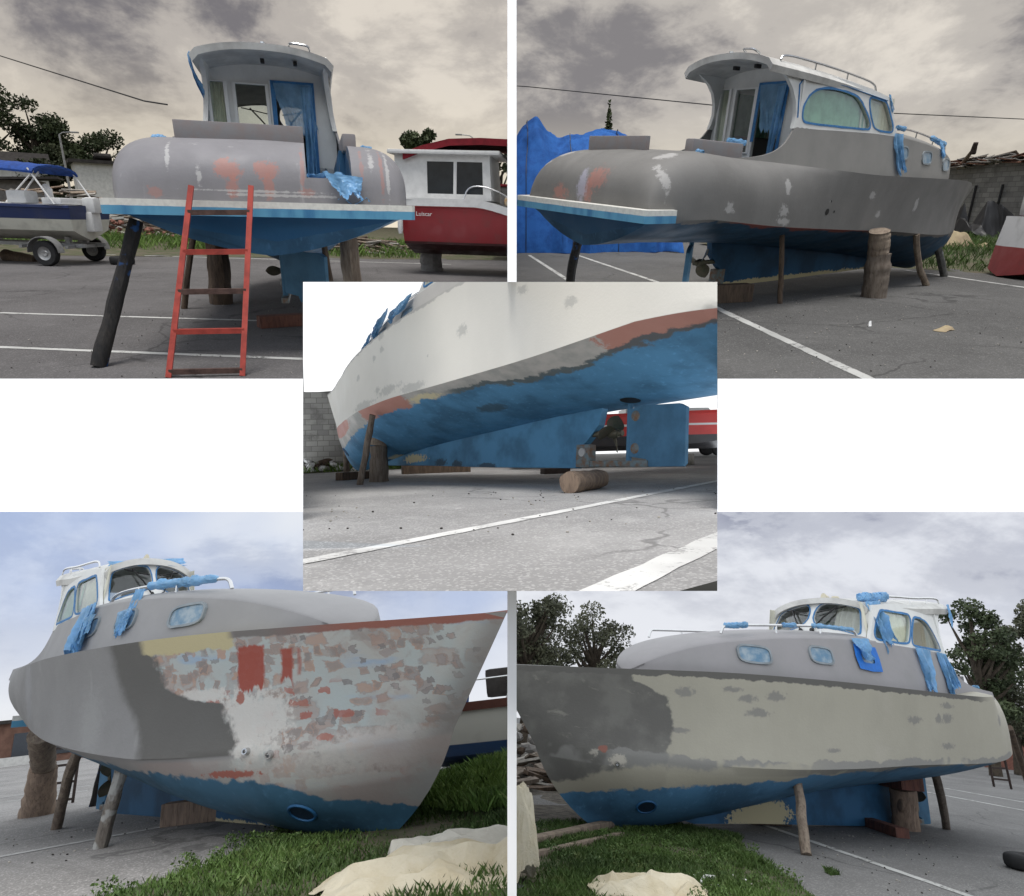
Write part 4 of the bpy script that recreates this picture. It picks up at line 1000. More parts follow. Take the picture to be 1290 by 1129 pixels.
def flat(mb, pts, z, th=0.0):
    V,F,_=cdt(pts,[],1e9) if False else (pts,[tuple(range(len(pts)))],None)
    mb.add([(p[0],p[1],z) for p in V],F)
def line(mb, a, b, w, z):
    a=Vector((a[0],a[1],0)); b=Vector((b[0],b[1],0)); d=(b-a); L=d.length; d.normalize(); n=Vector((-d.y,d.x,0))
    m=max(2,int(L/.12)); A=[];B=[]
    for i in range(m+1):
        p=a+d*L*i/m; A.append((p+n*(w/2+.012*n3(i*.7,a.x)),)); B.append((p-n*(w/2+.012*n3(i*.7,b.x+5)),))
    mb.grid([[(A[i][0].x,A[i][0].y,z),(B[i][0].x,B[i][0].y,z)] for i in range(m+1)])

# ------------------------------------------------------------------ cutting each yard to its own bay
def yard_regions():
    """cutting planes through the viewpoint: half spaces that must all hold, and notches that are removed"""
    def nl(u): return Vector((1,-(u-645)/FPX,0))           # >0 right of u
    def nt(v): return Vector((0,(564.5-v)/FPX,-1))          # >0 below v  (z negative side)
    def below(v): return Vector((0,-(v-564.5)/FPX,-1))
    Cq=[nl(381.8),-nl(903.6),below(355.3),-below(744.6)]
    near=Vector((0,1,0))
    return {'TL':([-nl(639.2)],[[nl(381.8),below(355.3)]]),
            'TR':([nl(650.8)],[[-nl(903.6),below(355.3)]]),
            'C':(Cq,[]),
            'BL':([-nl(639.2)],[[nl(381.8),-below(744.6)]]),
            'BR':([nl(650.8)],[[-nl(903.6),-below(744.6)]])}
def cut_all():
    reg=yard_regions()
    bpy.context.view_layer.update()
    for o in list(COL.objects):
        if o.type!='MESH': continue
        r=o
        while r.parent: r=r.parent
        p=PANEL_OF.get(r.name)
        if p is None or o.get('nocut'): continue
        halfs,notches=reg[p]
        M=o.matrix_world; me=o.data
        n=len(me.vertices)
        if n==0: continue
        co=np.empty(n*3); me.vertices.foreach_get('co',co); co=co.reshape(-1,3)@np.array(M.to_3x3()).T+np.array(M.translation)
        def side(nv): return co@np.array(nv)
        need=any((side(h)<-1e-4).any() for h in halfs)
        for nn in notches:
            ok=np.ones(n,bool); touch=[(side(h)>1e-4).any() for h in nn]
            if all(touch): need=True
        nearcut=p in ('TL','TR') and (co[:,1]<4.75).any()
        if not need and not nearcut: continue
        if all((side(h)<0).all() for h in halfs[:1]) and halfs:
            pass
        if me.users>1: me=me.copy(); o.data=me
        bm=bmesh.new(); bm.from_mesh(me); Mi=M.inverted(); cam=Mi@Vector((0,0,0)); Mt=M.to_3x3().transposed()
        for h in halfs:
            bmesh.ops.bisect_plane(bm,geom=bm.verts[:]+bm.edges[:]+bm.faces[:],plane_co=cam,plane_no=(Mt@h).normalized(),clear_inner=True,dist=1e-6)
        if nearcut: bmesh.ops.bisect_plane(bm,geom=bm.verts[:]+bm.edges[:]+bm.faces[:],plane_co=Mi@Vector((0,4.75,0)),plane_no=(Mt@Vector((0,1,0))).normalized(),clear_inner=True,dist=1e-6)
        for nn in notches:
            for h in nn: bmesh.ops.bisect_plane(bm,geom=bm.verts[:]+bm.edges[:]+bm.faces[:],plane_co=cam,plane_no=(Mt@h).normalized(),dist=1e-6)
            dead=[f for f in bm.faces if all((M@f.calc_center_median()).dot(h)>0 for h in nn)]
            bmesh.ops.delete(bm,geom=dead,context='FACES')
            loose=[e for e in bm.edges if not e.link_faces]; bmesh.ops.delete(bm,geom=loose,context='EDGES')
            loose=[v for v in bm.verts if not v.link_edges]; bmesh.ops.delete(bm,geom=loose,context='VERTS')
        bm.to_mesh(me); bm.free()
    # drop what was cut away completely
    for o in list(COL.objects):
        if o.type=='MESH' and len(o.data.vertices)==0:
            for c in list(o.children):
                if len(c.data.vertices)==0: continue
            if not any(len(c.data.vertices) for c in o.children if c.type=='MESH'): bpy.data.objects.remove(o)
    for o in list(COL.objects):
        if o.type=='EMPTY' and not o.children: bpy.data.objects.remove(o)
# ------------------------------------------------------------------ yard furniture
def wood_mat(name,c,c2,paint=None,pth=.6):
    g=G(name,.85); n=g.noise(5,5,.65,sc3=(3,3,.5)); n2=g.noise(26,4,.6,sc3=(2.5,2.5,.25)); n3_=g.noise(2.5,4,.6)
    c=tuple(c)+(1,); c2=tuple(c2)+(1,)
    col=g.mix(g.smooth(n,.35,.66),c,c2); col=g.mix(g.math('MULTIPLY',g.smooth(n2,.5,.68),.6),col,tuple(v*.4 for v in c2[:3])+(1,))
    if paint: col=g.mix(g.smooth(n3_,pth,pth+.05),col,tuple(paint)+(1,))
    return g.out(col,n2,.7,.012)
def tube_between(k,a,b,r0,r1,seed=0,bend=.0,n=12,m=14,knot=.12,flat0=False):
    a=Vector(a);b=Vector(b);d=(b-a);L=d.length;dn=d.normalized(); s=dn.cross(Vector((.3,.9,.2))).normalized(); s2=dn.cross(s)
    P=[];R=[]
    for i in range(m+1):
        t=i/m; P.append(a+d*t+s*bend*math.sin(PI*t)*L+s*.012*n3(t*4,seed)+s2*.012*n3(t*4,seed+9)); R.append(lerp(r0,r1,t)*(1+knot*n3(t*5,seed,4)))
    k.tube(P,R,n,True,lambda i,an,sd=seed: 1+.09*n3(math.cos(an)*1.4,math.sin(an)*1.4,i*.5+sd)+.03*math.sin(an*5+sd+i*.2))
def prop(label,a,b,r0,r1,mat,seed=0,bend=.0,group=None,name='timber_prop',cat='prop'):
    """a post from its foot a to its head b"""
    k=MB(); tube_between(k,(0,0,0),Vector(b)-Vector(a),r0,r1,seed,bend)
    return single(k,name,mat,label,cat,a,0,group)
def block(label,a,b,w,h,mat,name='timber_block',cat='block',seed=0,group=None,bev=.012):
    """a squared timber lying from a to b"""
    a=Vector(a);b=Vector(b);d=b-a;L=d.length; k=MB(); k.box((L/2,0,h/2),(L,w,h),bev=bev)
    k.v=[(x+.012*n3(x*3,y*5,z*5+seed),y+.014*n3(x*3+7,y*5,z*5+seed),max(0,z+.012*n3(x*3,y*5+3,z*5+seed)) if z>.01 else z) for x,y,z in k.v]
    return single(k,name,mat,label,cat,a,math.atan2(d.y,d.x),group,smooth=30)
def ladder(label,fl,fr,tl,tr,n,mat,rung_mat,r=.024,group=None,t0=.05,t1=.93):
    fl,fr,tl,tr=map(Vector,(fl,fr,tl,tr)); base=(fl+fr)/2
    t=thing('ladder',label,'ladder',base,0,group)
    for a,b in ((fl,tl),(fr,tr)):
        k=MB(); k.bar(a-base,b-base,r*1.9,r*1.5,up=(1,0,0)); k.build('side_rail',mat,t,0)
    for i in range(n):
        q=lerp(t0,t1,i/(n-1)); a=fl.lerp(tl,q)-base; b=fr.lerp(tr,q)-base
        k=MB(); k.bar(a,b,r*1.6,r*1.9); k.build('rung',rung_mat[i%len(rung_mat)],t,0)
    return t
def tyre(label,loc,mat,R=.30,w=.19,M=None,group=None):
    k=MB(); pr=[]
    for i in range(17):
        a=2*PI*i/16; x=math.cos(a); y=math.sin(a); pr.append((R-.085+.085*abs(x)**.7*(1 if x>0 else -1)*1.0, w/2+w/2*abs(y)**.6*(1 if y>0 else -1)))
    k.lathe(pr,None,36)
    return single(k,'tyre',mat,label,'tyre',loc,0,group,M=M)
def leaf_mat(name,c,c2,c3):
    g=G(name,.6,0,.25); n=g.noise(.9,3,.6); n2=g.noise(7,2); n5=g.noise(60,2)
    col=g.mix(g.smooth(n,.35,.65),tuple(c)+(1,),tuple(c2)+(1,)); col=g.mix(g.math('MULTIPLY',g.smooth(n5,.60,.72),.6),col,tuple(v*1.6+.03 for v in c3)+(1,)); col=g.mix(g.math('MULTIPLY',g.smooth(n2,.55,.75),.7),col,tuple(c3)+(1,))
    return g.out(col)
def leaves(blobs,n,size,seed=0,flatten=1.):
    """n small faces through a set of (centre, radii) clumps"""
    rng=np.random.default_rng(seed); w=np.array([b[1][0]*b[1][1]*b[1][2] for b in blobs])**.75; w/=w.sum()
    ix=rng.choice(len(blobs),n,p=w); C=np.array([b[0] for b in blobs])[ix]; R=np.array([b[1] for b in blobs])[ix]
    d=rng.normal(size=(n,3)); d/=np.linalg.norm(d,axis=1)[:,None]; r=rng.random(n)**.42
    P=C+d*r[:,None]*R
    u=rng.normal(size=(n,3)); u/=np.linalg.norm(u,axis=1)[:,None]; v=np.cross(u,rng.normal(size=(n,3))); v/=np.linalg.norm(v,axis=1)[:,None]
    s=size*(.55+.9*rng.random(n))[:,None]
    q=np.stack([P-u*s,P+v*s*.55-u*s*.1,P+u*s,P-v*s*.55+u*s*.1],1).reshape(-1,3)
    return q
def quads_mesh(name,q):
    n=len(q)//4; me=bpy.data.meshes.new(name); me.vertices.add(len(q)); me.vertices.foreach_set('co',q.astype(np.float32).ravel())
    me.loops.add(4*n); me.loops.foreach_set('vertex_index',np.arange(4*n,dtype=np.int32)); me.polygons.add(n)
    me.polygons.foreach_set('loop_start',np.arange(0,4*n,4,dtype=np.int32)); me.update(); me.validate(); return me
BARK=None
def tree(name,label,loc,h,w,lm,n=3500,size=.16,seed=0,base=.25,clumps=14,group=None,round_=1.0,trunk=True):
    rng=random.Random(seed); t=thing(name,label,'tree',loc,0,group); blobs=[]
    k=MB(); tube_between(k,(0,0,0),(rng.uniform(-.05,.05)*h,rng.uniform(-.05,.05)*h,h*.72),h*.028+.05,h*.01,seed,.03,10,12)
    for i in range(clumps):
        f=i/(clumps-1); zz=h*lerp(base+.08,.93,f**.9); prof=math.sin(PI*min(max((zz/h-base)/(1.02-base),.02),.98))**.6*round_
        a=rng.uniform(0,2*PI); rr=w/2*prof*rng.uniform(.25,.95)
        c=(rr*math.cos(a),rr*math.sin(a),zz+rng.uniform(-.05,.05)*h); s=w*rng.uniform(.09,.19)
        blobs.append((c,(s,s,s*rng.uniform(.6,.85))))
        st=Vector((0,0,h*lerp(.25,.62,f))); k.tube([st,st.lerp(Vector(c),.55)+Vector((0,0,-.02*h)),Vector(c)],[h*.012+.02,h*.008+.012,.012],6)
    if trunk: k.build('trunk',BARK,t)
    me=quads_mesh('crown',leaves(blobs,n,size,seed)); obj('crown',me,lm,t)
    return t
def grass(name,poly,z,n,hgt,mat,seed=0,mound=None,tuft=True):
    rng=np.random.default_rng(seed); xs=[p[0] for p in poly]; ys=[p[1] for p in poly]; out=[]
    while len(out)<n:
        x=rng.uniform(min(xs),max(xs)); y=rng.uniform(min(ys),max(ys))
        d=.5+.5*n3(x*1.6,y*1.6,seed)*1.6+.35*n3(x*5,y*5,seed+2)
        if inside(poly,x+.08*n3(x*9,y*9,4),y+.08*n3(x*9,y*9,6)) and rng.random()<d+.12: out.append((x,y,d))
    o=np.array(out); N=len(o); a=rng.uniform(0,2*PI,N); h=hgt*(.35+.8*rng.random(N))*(.45+.8*np.clip(o[:,2],0,1.2)); w=(.0022+.003*rng.random(N))*(1+hgt*6)
    dx=np.cos(a); dy=np.sin(a); zz=np.full(N,z) if mound is None else np.array([z+mound(x,y) for x,y in o[:,:2]])
    ln=h*(.2+.7*rng.random(N)); b=rng.uniform(0,2*PI,N); lx=np.cos(b)*ln; ly=np.sin(b)*ln
    P=np.stack([o[:,0]-dy*w,o[:,1]+dx*w,zz, o[:,0]+dy*w,o[:,1]-dx*w,zz, o[:,0]+dy*w*.6+lx*.45,o[:,1]-dx*w*.6+ly*.45,zz+h*.62, o[:,0]+lx,o[:,1]+ly,zz+h],1).reshape(-1,3)
    me=quads_mesh(name,P); q=obj(name,me,mat); q['kind']='stuff'; q['label']='green grass growing over the edge of the yard'; q['category']='grass'; return q
def weeds(poly,z,n,mat,seed,size=.018,mound=None):
    rng=random.Random(seed); bl=[]; xs=[p[0] for p in poly]; ys=[p[1] for p in poly]
    while len(bl)<n:
        x=rng.uniform(min(xs),max(xs)); y=rng.uniform(min(ys),max(ys))
        if inside(poly,x,y): r=rng.uniform(.03,.10); bl.append(((x,y,z+(mound(x,y) if mound else 0)+r*.5),(r,r,r*.7)))
    o=obj('weeds',quads_mesh('weeds',leaves(bl,n*70,size,seed)),mat); o['kind']='stuff'; o['label']='broad leaved weeds among the grass'; o['category']='weeds'; return o
def earth(poly,z,mat,name='earth',mound=None,step=.35):
    k=MB(); V,F,_=cdt(poly,[],step)
    k.add([(x,y,z+(mound(x,y) if mound else 0)+.012*n3(x*3,y*3)) for x,y in V],[tuple(f) for f in F]); return struct(k,name,mat)
def crumple(label,name,cat,loc,rz,sx,sy,h,mat,seed=0,nout=13,nin=16,fold=1.0,shape=None,group=None):
    """a thrown down stiff sheet: flat panels meeting in soft creases, with a ragged many-cornered outline"""
    rng=random.Random(seed); pts=[];zz=[]
    for i in range(nout):
        a=2*PI*(i+rng.uniform(-.3,.3))/nout; r=rng.uniform(.78,1.12)
        q=max(abs(math.cos(a)),abs(math.sin(a)))**.6
        pts.append((r*math.cos(a)/q*.95,r*math.sin(a)/q*.95)); zz.append(rng.choice((.0,.0,.05,.22)))
    tries=0
    while len(pts)<nout+nin and tries<4000:
        tries+=1; u=rng.uniform(-.9,.9); v=rng.uniform(-.9,.9)
        if inside(pts[:nout],u,v) and all((u-p[0])**2+(v-p[1])**2>.30**2/fold for p in pts):
            pts.append((u,v)); zz.append(rng.choice((.05,.15,.5,.85,1.,1.1))*(1-.45*(u*u+v*v)))
    V,E,F,_,_,_=delaunay_2d_cdt([Vector(p) for p in pts],[(i,(i+1)%nout) for i in range(nout)],[],1,1e-6)
    bm=bmesh.new(); vs=[]
    for v in V:
        k=min(range(len(pts)),key=lambda i:(pts[i][0]-v.x)**2+(pts[i][1]-v.y)**2); vs.append(bm.verts.new((v.x*sx,v.y*sy,zz[k]*h)))
    for f in F: bm.faces.new([vs[i] for i in f])
    bmesh.ops.subdivide_edges(bm,edges=bm.edges[:],cuts=9,use_grid_fill=True)
    bmesh.ops.triangulate(bm,faces=[f for f in bm.faces if len(f.verts)>4])
    for _ in range(1): bmesh.ops.smooth_vert(bm,verts=[v for v in bm.verts if not v.is_boundary],factor=.5,use_axis_x=True,use_axis_y=True,use_axis_z=True)
    s_=max(sx,sy)
    for v in bm.verts:
        x,y=v.co.x/s_,v.co.y/s_
        v.co.z+=h*(.05*ridge(x*4+seed,y*4,seed,2)+.03*n3(x*11,y*11,seed))-h*.04; v.co.x+=.02*s_*n3(x*5,y*5,seed+4); v.co.y+=.02*s_*n3(x*5,y*5,seed+9)
        v.co.z=max(v.co.z,.004)
    bm.verts.index_update(); k=MB(); A=[v.co.copy() for v in bm.verts]; n=len(A); fs=[[v.index for v in f.verts] for f in bm.faces]; rim=[(e.verts[0].index,e.verts[1].index) for e in bm.edges if e.is_boundary]
    k.add(A+[a-Vector((0,0,.003)) for a in A],fs+[[n+i for i in reversed(f)] for f in fs]+[(b,a,n+a,n+b) for a,b in rim]); bm.free()
    return single(k,name,mat,label,cat,loc,rz,group,smooth=14)
def canvas_mat(name,c,c2):
    g=G(name,.85); n=g.noise(3,5,.65); n2=g.noise(40,2); n4=g.noise(1.2,4,.7,1)
    col=g.mix(g.smooth(n,.35,.7),tuple(c)+(1,),tuple(c2)+(1,)); col=g.mix(g.math('MULTIPLY',g.smooth(n4,.55,.7),.55),col,tuple(v*.55 for v in c2)+(1,))
    cz=g.vor(7,'DISTANCE_TO_EDGE',co=g.scaled((1,1,1))); w3=g.noise(9,5,.7,2.)
    return g.out(col,g.math('ADD',w3,g.math('MULTIPLY',n2,.15)),.6,.02)
def block_wall(label,a,b,h,th,mat,z0,ragged=.15,seed=0,name='block_wall'):
    a=Vector(a);b=Vector(b);d=b-a;L=d.length; k=MB(); pts=[(0,0)]; pts=[(L,0)]
    x=L; top=[]
    n=int(L/.4)
    for i in range(n+1): top.append((L*i/n,h+ragged*round(n3(i*.35,seed)*3)/3))
    ol=[(0,0),(L,0)]+[p for p in reversed(top)]
    k.panel(ol,[],1.2,lambda p,q:(p,-th/2,q),lambda p,q:(0,th,0))
    return single(k,name,mat,label,'wall',(a.x,a.y,z0),math.atan2(d.y,d.x),None,smooth=0)
def blockwork(name,c,c2,sc=1.):
    g=G(name,.9); x,y,z=g.sep(); cb=g.node('ShaderNodeCombineXYZ'); g.link(x,cb.inputs[0]); g.link(z,cb.inputs[1])
    br=g.node('ShaderNodeTexBrick'); g.link(cb.outputs[0],br.inputs['Vector']); br.inputs['Scale'].default_value=1.; br.inputs['Brick Width'].default_value=.42*sc; br.inputs['Row Height'].default_value=.2*sc; br.inputs['Mortar Size'].default_value=.012
    br.inputs['Color1'].default_value=tuple(c)+(1,); br.inputs['Color2'].default_value=tuple(c2)+(1,); br.inputs['Mortar'].default_value=tuple(v*.55 for v in c)+(1,); br.inputs['Bias'].default_value=-.2
    n=g.noise(1.1,5,.7); col=g.mix(g.math('MULTIPLY',g.smooth(n,.48,.7),.75),br.outputs['Color'],tuple(v*.35 for v in c)+(1,))
    return g.out(col,g.math('ADD',br.outputs['Fac'],g.math('MULTIPLY',g.noise(20,3),-.6)),.4,.01)
def rubble_heap(label,cat,name,loc,rz,L,W,H,n,mats,seed,kind_='plank',stuff=True):
    """a heap of loose boards or stones, too many to count"""
    rng=random.Random(seed); k=MB()
    for i in range(n):
        u=rng.uniform(-1,1); v=rng.uniform(-1,1); top=H*max(.05,(1-abs(u)**2.2))*max(.1,(1-abs(v)**2))
        p=(u*L/2,v*W/2,max(.004 if kind_=='pebble' else .04,top*rng.uniform(.3,1.)))
        M=Matrix.Rotation(rng.uniform(-.5,.5) if kind_!='stone' else rng.uniform(0,3),3,'Z')@Matrix.Rotation(rng.uniform(-.25,.25),3,'Y')@Matrix.Rotation(rng.uniform(-.5,.5),3,'X')
        k.m=rng.randrange(len(mats))
        if kind_=='plank': k.box(p,(rng.uniform(.5,1.6),rng.uniform(.08,.22),rng.uniform(.025,.06)),M)
        elif kind_=='tile': k.box(p,(rng.uniform(.4,1.1),rng.uniform(.3,.6),.03),M)
        else:
            bm=bmesh.new(); bmesh.ops.create_icosphere(bm,subdivisions=1,radius=1.)
            s=rng.uniform(.5,1.)*(.16 if kind_=='stone' else .0095); sd=rng.random()*90
            vs=[M@Vector((v_.co.x*s*1.3*(1+.4*n3(v_.co.x*2,v_.co.y*2,sd)),v_.co.y*s*(1+.4*n3(v_.co.y*2,v_.co.z*2,sd)),v_.co.z*s*.75))+Vector(p) for v_ in bm.verts]
            bm.verts.index_update(); k.add(vs,[[v_.index for v_ in f.verts] for f in bm.faces]); bm.free()
    o=single(k,name,mats,label,cat,loc,rz,None,smooth=0)
    if stuff: o['kind']='stuff'
    return o
def small_hull(L,B,zk,zc,zs,rake=.6,stern=0.,sheer=None,n=22,pinch=.5):
    """hull of a small boat, stern at x=0, bow at x=L"""
    k=MB(); rows=[]
    for i in range(n+1):
        t=i/n; b=B/2*(1-max(0,(t-pinch)/(1-pinch))**2.2)*(0.9+.1*min(t*4,1)); s=zs+(sheer(t) if sheer else .12*t*t); c=lerp(zc,zs*.75+zc*.25,max(0,(t-.6)/.4)**2); kk=lerp(zk,zc,max(0,(t-.7)/.3)**2)
        xo=lambda f:L*t+rake*(t**3)*f-stern*f*(1-t)**3
        half=[(xo(0),0,kk),(xo(.2),b*.5,lerp(kk,c,.55)),(xo(.4),b*.86,c),(xo(.7),b*.97,lerp(c,s,.5)),(xo(.95),b,s-.07),(xo(1.),b+.03,s-.065),(xo(1.),b+.03,s),(xo(1.),b-.06 if b>.08 else 0,s+.005)]
        rows.append([(x,-y,z) for x,y,z in reversed(half[1:])]+half)
    k.grid(rows); m=len(rows[0]); k.add(rows[0],[tuple(range(m))]); 
    return k
def two_tone(name,below,above,zsplit,rough=.35,stripe=None):
    g=G(name,rough,0,.5); x,y,z=g.sep(); n=g.noise(3,4); col=g.mix(g.smooth(z,zsplit-.006,zsplit+.006),tuple(below)+(1,),tuple(above)+(1,))
    if stripe: col=g.mix(g.math('MULTIPLY',g.smooth(z,stripe[0]-.005,stripe[0]),g.smooth(z,stripe[1]+.005,stripe[1])),col,tuple(stripe[2])+(1,))
    col=g.mix(g.math('MULTIPLY',g.smooth(n,.5,.75),.25),col,(.08,.07,.06,1)); return g.out(col,rough=g.smooth(n,.3,.7,rough,rough+.2))
def cable(label,pts,r=.012,group=None):
    k=MB(); P=[Vector(p) for p in pts]; Q=[]
    for i in range(31):
        t=i/30; f=t*(len(P)-1); j=min(int(f),len(P)-2); Q.append(P[j].lerp(P[j+1],f-j)-P[0])
    k.tube(Q,r,5); return single(k,'overhead_cable',COMMON['black'],label,'cable',P[0])
def lamp_post(label,loc,h,rz,mat):
    t=thing('street_lamp',label,'street lamp',loc,rz,'street lamps beyond the yard')
    k=MB(); k.tube([(0,0,0),(0,0,h*.6),(0,0,h)],[.09,.07,.05],8); k.build('pole',mat,t)
    k=MB(); k.tube([(0,0,h),(.2,0,h+.12),(.7,0,h+.16)],.03,6); k.box((.85,0,h+.15),(.4,.14,.08),bev=.02); k.build('lamp_head',mat,t); return t
def text_mesh(s,size,ext=.004):
    cu=bpy.data.curves.new('lettering','FONT'); cu.body=s; cu.size=size; cu.extrude=ext; o=bpy.data.objects.new('lettering',cu); COL.objects.link(o)
    me=bpy.data.meshes.new_from_object(o.evaluated_get(bpy.context.evaluated_depsgraph_get())); bpy.data.objects.remove(o); me.name='lettering'; return me
def house(label,loc,rz,w,d,h,wm,rm,glass,roof='flat'):
    t=thing('house',label,'house',loc,rz,'houses beyond the yard')
    k=MB(); k.box((0,0,h/2),(w,d,h)); k.build('wall',wm,t,0)
    k=MB()
    if roof=='flat': k.box((0,0,h+.09),(w+.5,d+.5,.18))
    else: k.add([(-w/2-.3,-d/2-.3,h),(w/2+.3,-d/2-.3,h),(w/2+.3,d/2+.3,h),(-w/2-.3,d/2+.3,h),(-w/2-.3,0,h+d*.28),(w/2+.3,0,h+d*.28)],[(0,1,5,4),(3,4,5,2),(0,4,3),(1,2,5),(0,3,2,1)])
    k.build('roof',rm,t,0)
    for x in (-w*.3,w*.12,w*.36):
        k=MB(); k.box((x,-d/2-.02,h*.55),(w*.13,.06,h*.32)); k.build('window',glass,t,0)
    return t
# ================================================================== BUILD
random.seed(4)
COMMON=boat_common(); make_hulls(); SKEG=skeg_mats()
CABM={'TL':cabin_mat('cabin_grey_a',(.25,.245,.25),(.21,.205,.21,1)),'TR':cabin_mat('cabin_grey_b',(.235,.228,.215),(.20,.195,.185,1)),'C':cabin_mat('cabin_grey_c',(.5,.49,.47),(.45,.44,.43,1)),
 'BL':cabin_mat('cabin_grey_d',(.29,.283,.283),(.255,.25,.25,1)),'BR':cabin_mat('cabin_grey_e',(.285,.272,.277),(.25,.243,.243,1))}
LAB={'TL':('grey primed motor boat seen from astern, red ladder against its swim platform',4.0,('door','gate','arch_port')),
 'TR':('all grey primed motor boat seen from its starboard quarter, green curtained window',4.3,('door','TR')),
 'C':('cream undercoated boat seen low from beside its bright blue keel and rudder',4.0,('C',)),
 'BL':('motor boat with patchwork red and grey filler over its high pointed bow',4.0,('BL',)),
 'BR':('boat with cream port side and dark grey bow under dark trees',4.0,('BR','tape0','curtain_front','noCurtainRear'))}
def mats_for(p):
    m=dict(COMMON); m['hull']=HULLMAT[p]; m['skeg']=SKEG[p]; m['cabin']=CABM[p]; return m
BOATS={}
# how each boat sits on its props (rotation and place in its yard)
SIT={'TL': [[0.98379, -0.01933, -0.01123, 0.38041], [0.01917, 0.99569, 0.0058, 0.00303], [0.01103, -0.00605, 0.99119, 0.03969], [0.0, 0.0, 0.0, 1.0]], 'TR': [[1.06053, -0.00945, -0.00653, 0.13685], [0.01068, 0.89173, -0.0743, 0.38337], [0.00761, 0.06526, 1.01431, 0.02176], [0.0, 0.0, 0.0, 1.0]], 'C': [[1.0091, -0.01909, 0.00241, 0.21753], [0.02052, 0.94058, -0.09123, -0.19951], [-0.00055, 0.08375, 1.02514, 0.01617], [0.0, 0.0, 0.0, 1.0]], 'BL': [[0.99369, 0.05563, 0.00829, 0.26442], [-0.05087, 1.08707, 0.00201, 0.23798], [-0.00859, -0.0028, 0.94696, 0.13681], [0.0, 0.0, 0.0, 1.0]], 'BR': [[0.97837, -0.05334, -0.00319, 0.32936], [0.04898, 1.0661, 0.01361, -0.17801], [0.0025, -0.01492, 0.98418, 0.02198], [0.0, 0.0, 0.0, 1.0]]}
# the two boats seen from the bow have a shorter, finer stern
ZF=pchip([1.6,2.5,3.5,4.2,5.,5.9,7.],[.36,.42,.52,.65,.80,.91,1.])
STERN={'BL':(3.2,.40,pchip([1.6,2.0,2.8,4.,5.5],[.50,.57,.72,.92,1.])),'BR':(3.2,.42,pchip([1.6,2.,2.8,3.3,4.],[.52,.62,.88,.97,1.]))}
def fine_stern(t,p):
    x0,kx,fy=STERN[p]; ys,kw={'BL':(-.88,.50),'BR':(.88,.82)}[p]
    def rec(o,wide):
        for c in o.children:
            n=c.name.split('.')[0]; fl=n=='masking_film' and max((v.co.x for v in c.data.vertices),default=9)<1.3; wh=c.parent.name.split('.')[0] in ('windscreen','roof','wheelhouse_side','bulkhead','door_frame') or n in ('windscreen','roof','bulkhead','wheelhouse_side'); w=wide or fl or n in ('hull','swim_platform','seat_back','coaming','cleat')
            me=c.data; k=len(me.vertices); co=np.empty(k*3); me.vertices.foreach_get('co',co); co=co.reshape(-1,3)
            for v in co:
                if v[0]<x0+.6:
                    d=x0+.6-v[0]; v[0]=x0+.6-(d-(1-kx)*max(0,d-.6)-(1-kx)*.5*min(d,.6)**2/.6*1.0)
                if w and v[0]<5.5:
                    v[1]*=fy(max(v[0],1.6))
                if p=='BL' and n=='hull' and v[0]<7. and v[2]<f_zs(max(min(v[0],9.8),.6)):
                    xx=max(v[0],1.6); zs=f_zs(xx); zc=f_zc(xx); z2=zs-(zs-zc)*ZF(xx)
                    v[2]=zs-(zs-v[2])*ZF(xx) if v[2]>zc else z2+(v[2]-zc)*min(1.6,(z2-f_zk(xx))/(zc-f_zk(xx)))
                if p=='BL' and n=='hull' and v[0]<5.6:
                    xx=max(v[0],1.6); zs=f_zs(xx); z2=zs-(zs-f_zc(xx))*ZF(xx); q=(v[2]-z2)/(zs-z2); sq=sstep(5.6,3.6,v[0])
                    if -.3<q<1.05: q=min(max(q,0.),1.); v[1]*=1+sq*sstep(2.2,4.2,v[0])*(.02*math.sin(PI*q)-.035*q**3-.06*(1-q)**4)
                if wh and v[0]<5.3: v[1]=ys+(v[1]-ys)*kw
            me.vertices.foreach_set('co',co.ravel()); me.update(); rec(c,w)
    rec(t,False)
def fine_bow(t):
    kz=pchip([0,2,3.,4.2,5.2,6.3,7.5,8.5,9.9],[1.5,1.5,1.46,1.34,1.14,.97,.92,.96,1.])
    f=pchip([5.,6.,7.,8.,9.,9.9],[1.,.97,.88,.77,.70,.70])
    def rec(o):
        for c in o.children:
            me=c.data; k=len(me.vertices); co=np.empty(k*3); me.vertices.foreach_get('co',co); co=co.reshape(-1,3)
            for v in co:
                if v[0]>5.: v[1]*=f(v[0])
                if c.name.startswith('hull'):
                    zc=f_zc(min(max(v[0],.6),9.2))
                    if v[2]>zc: v[2]=zc+(v[2]-zc)*kz(max(v[0],0.))
                elif v[2]>1.7 and not c.name.startswith('through') : v[2]+=(kz(max(v[0],0.))-1)*(f_zs(min(max(v[0],.6),9.8))-f_zc(min(max(v[0],.6),9.2)))
            me.vertices.foreach_set('co',co.ravel()); me.update(); rec(c)
    rec(t)
for p in POSE:
    CUR=p; l,d,f=LAB[p]; BOATS[p]=build_boat(l,mats_for(p),d,f,{'TL':48,'TR':44}.get(p,0))
    if p=='C': fine_bow(BOATS[p])
    if p in STERN: fine_stern(BOATS[p],p)
    BOATS[p].matrix_world=WM[p]@Matrix(SIT[p])

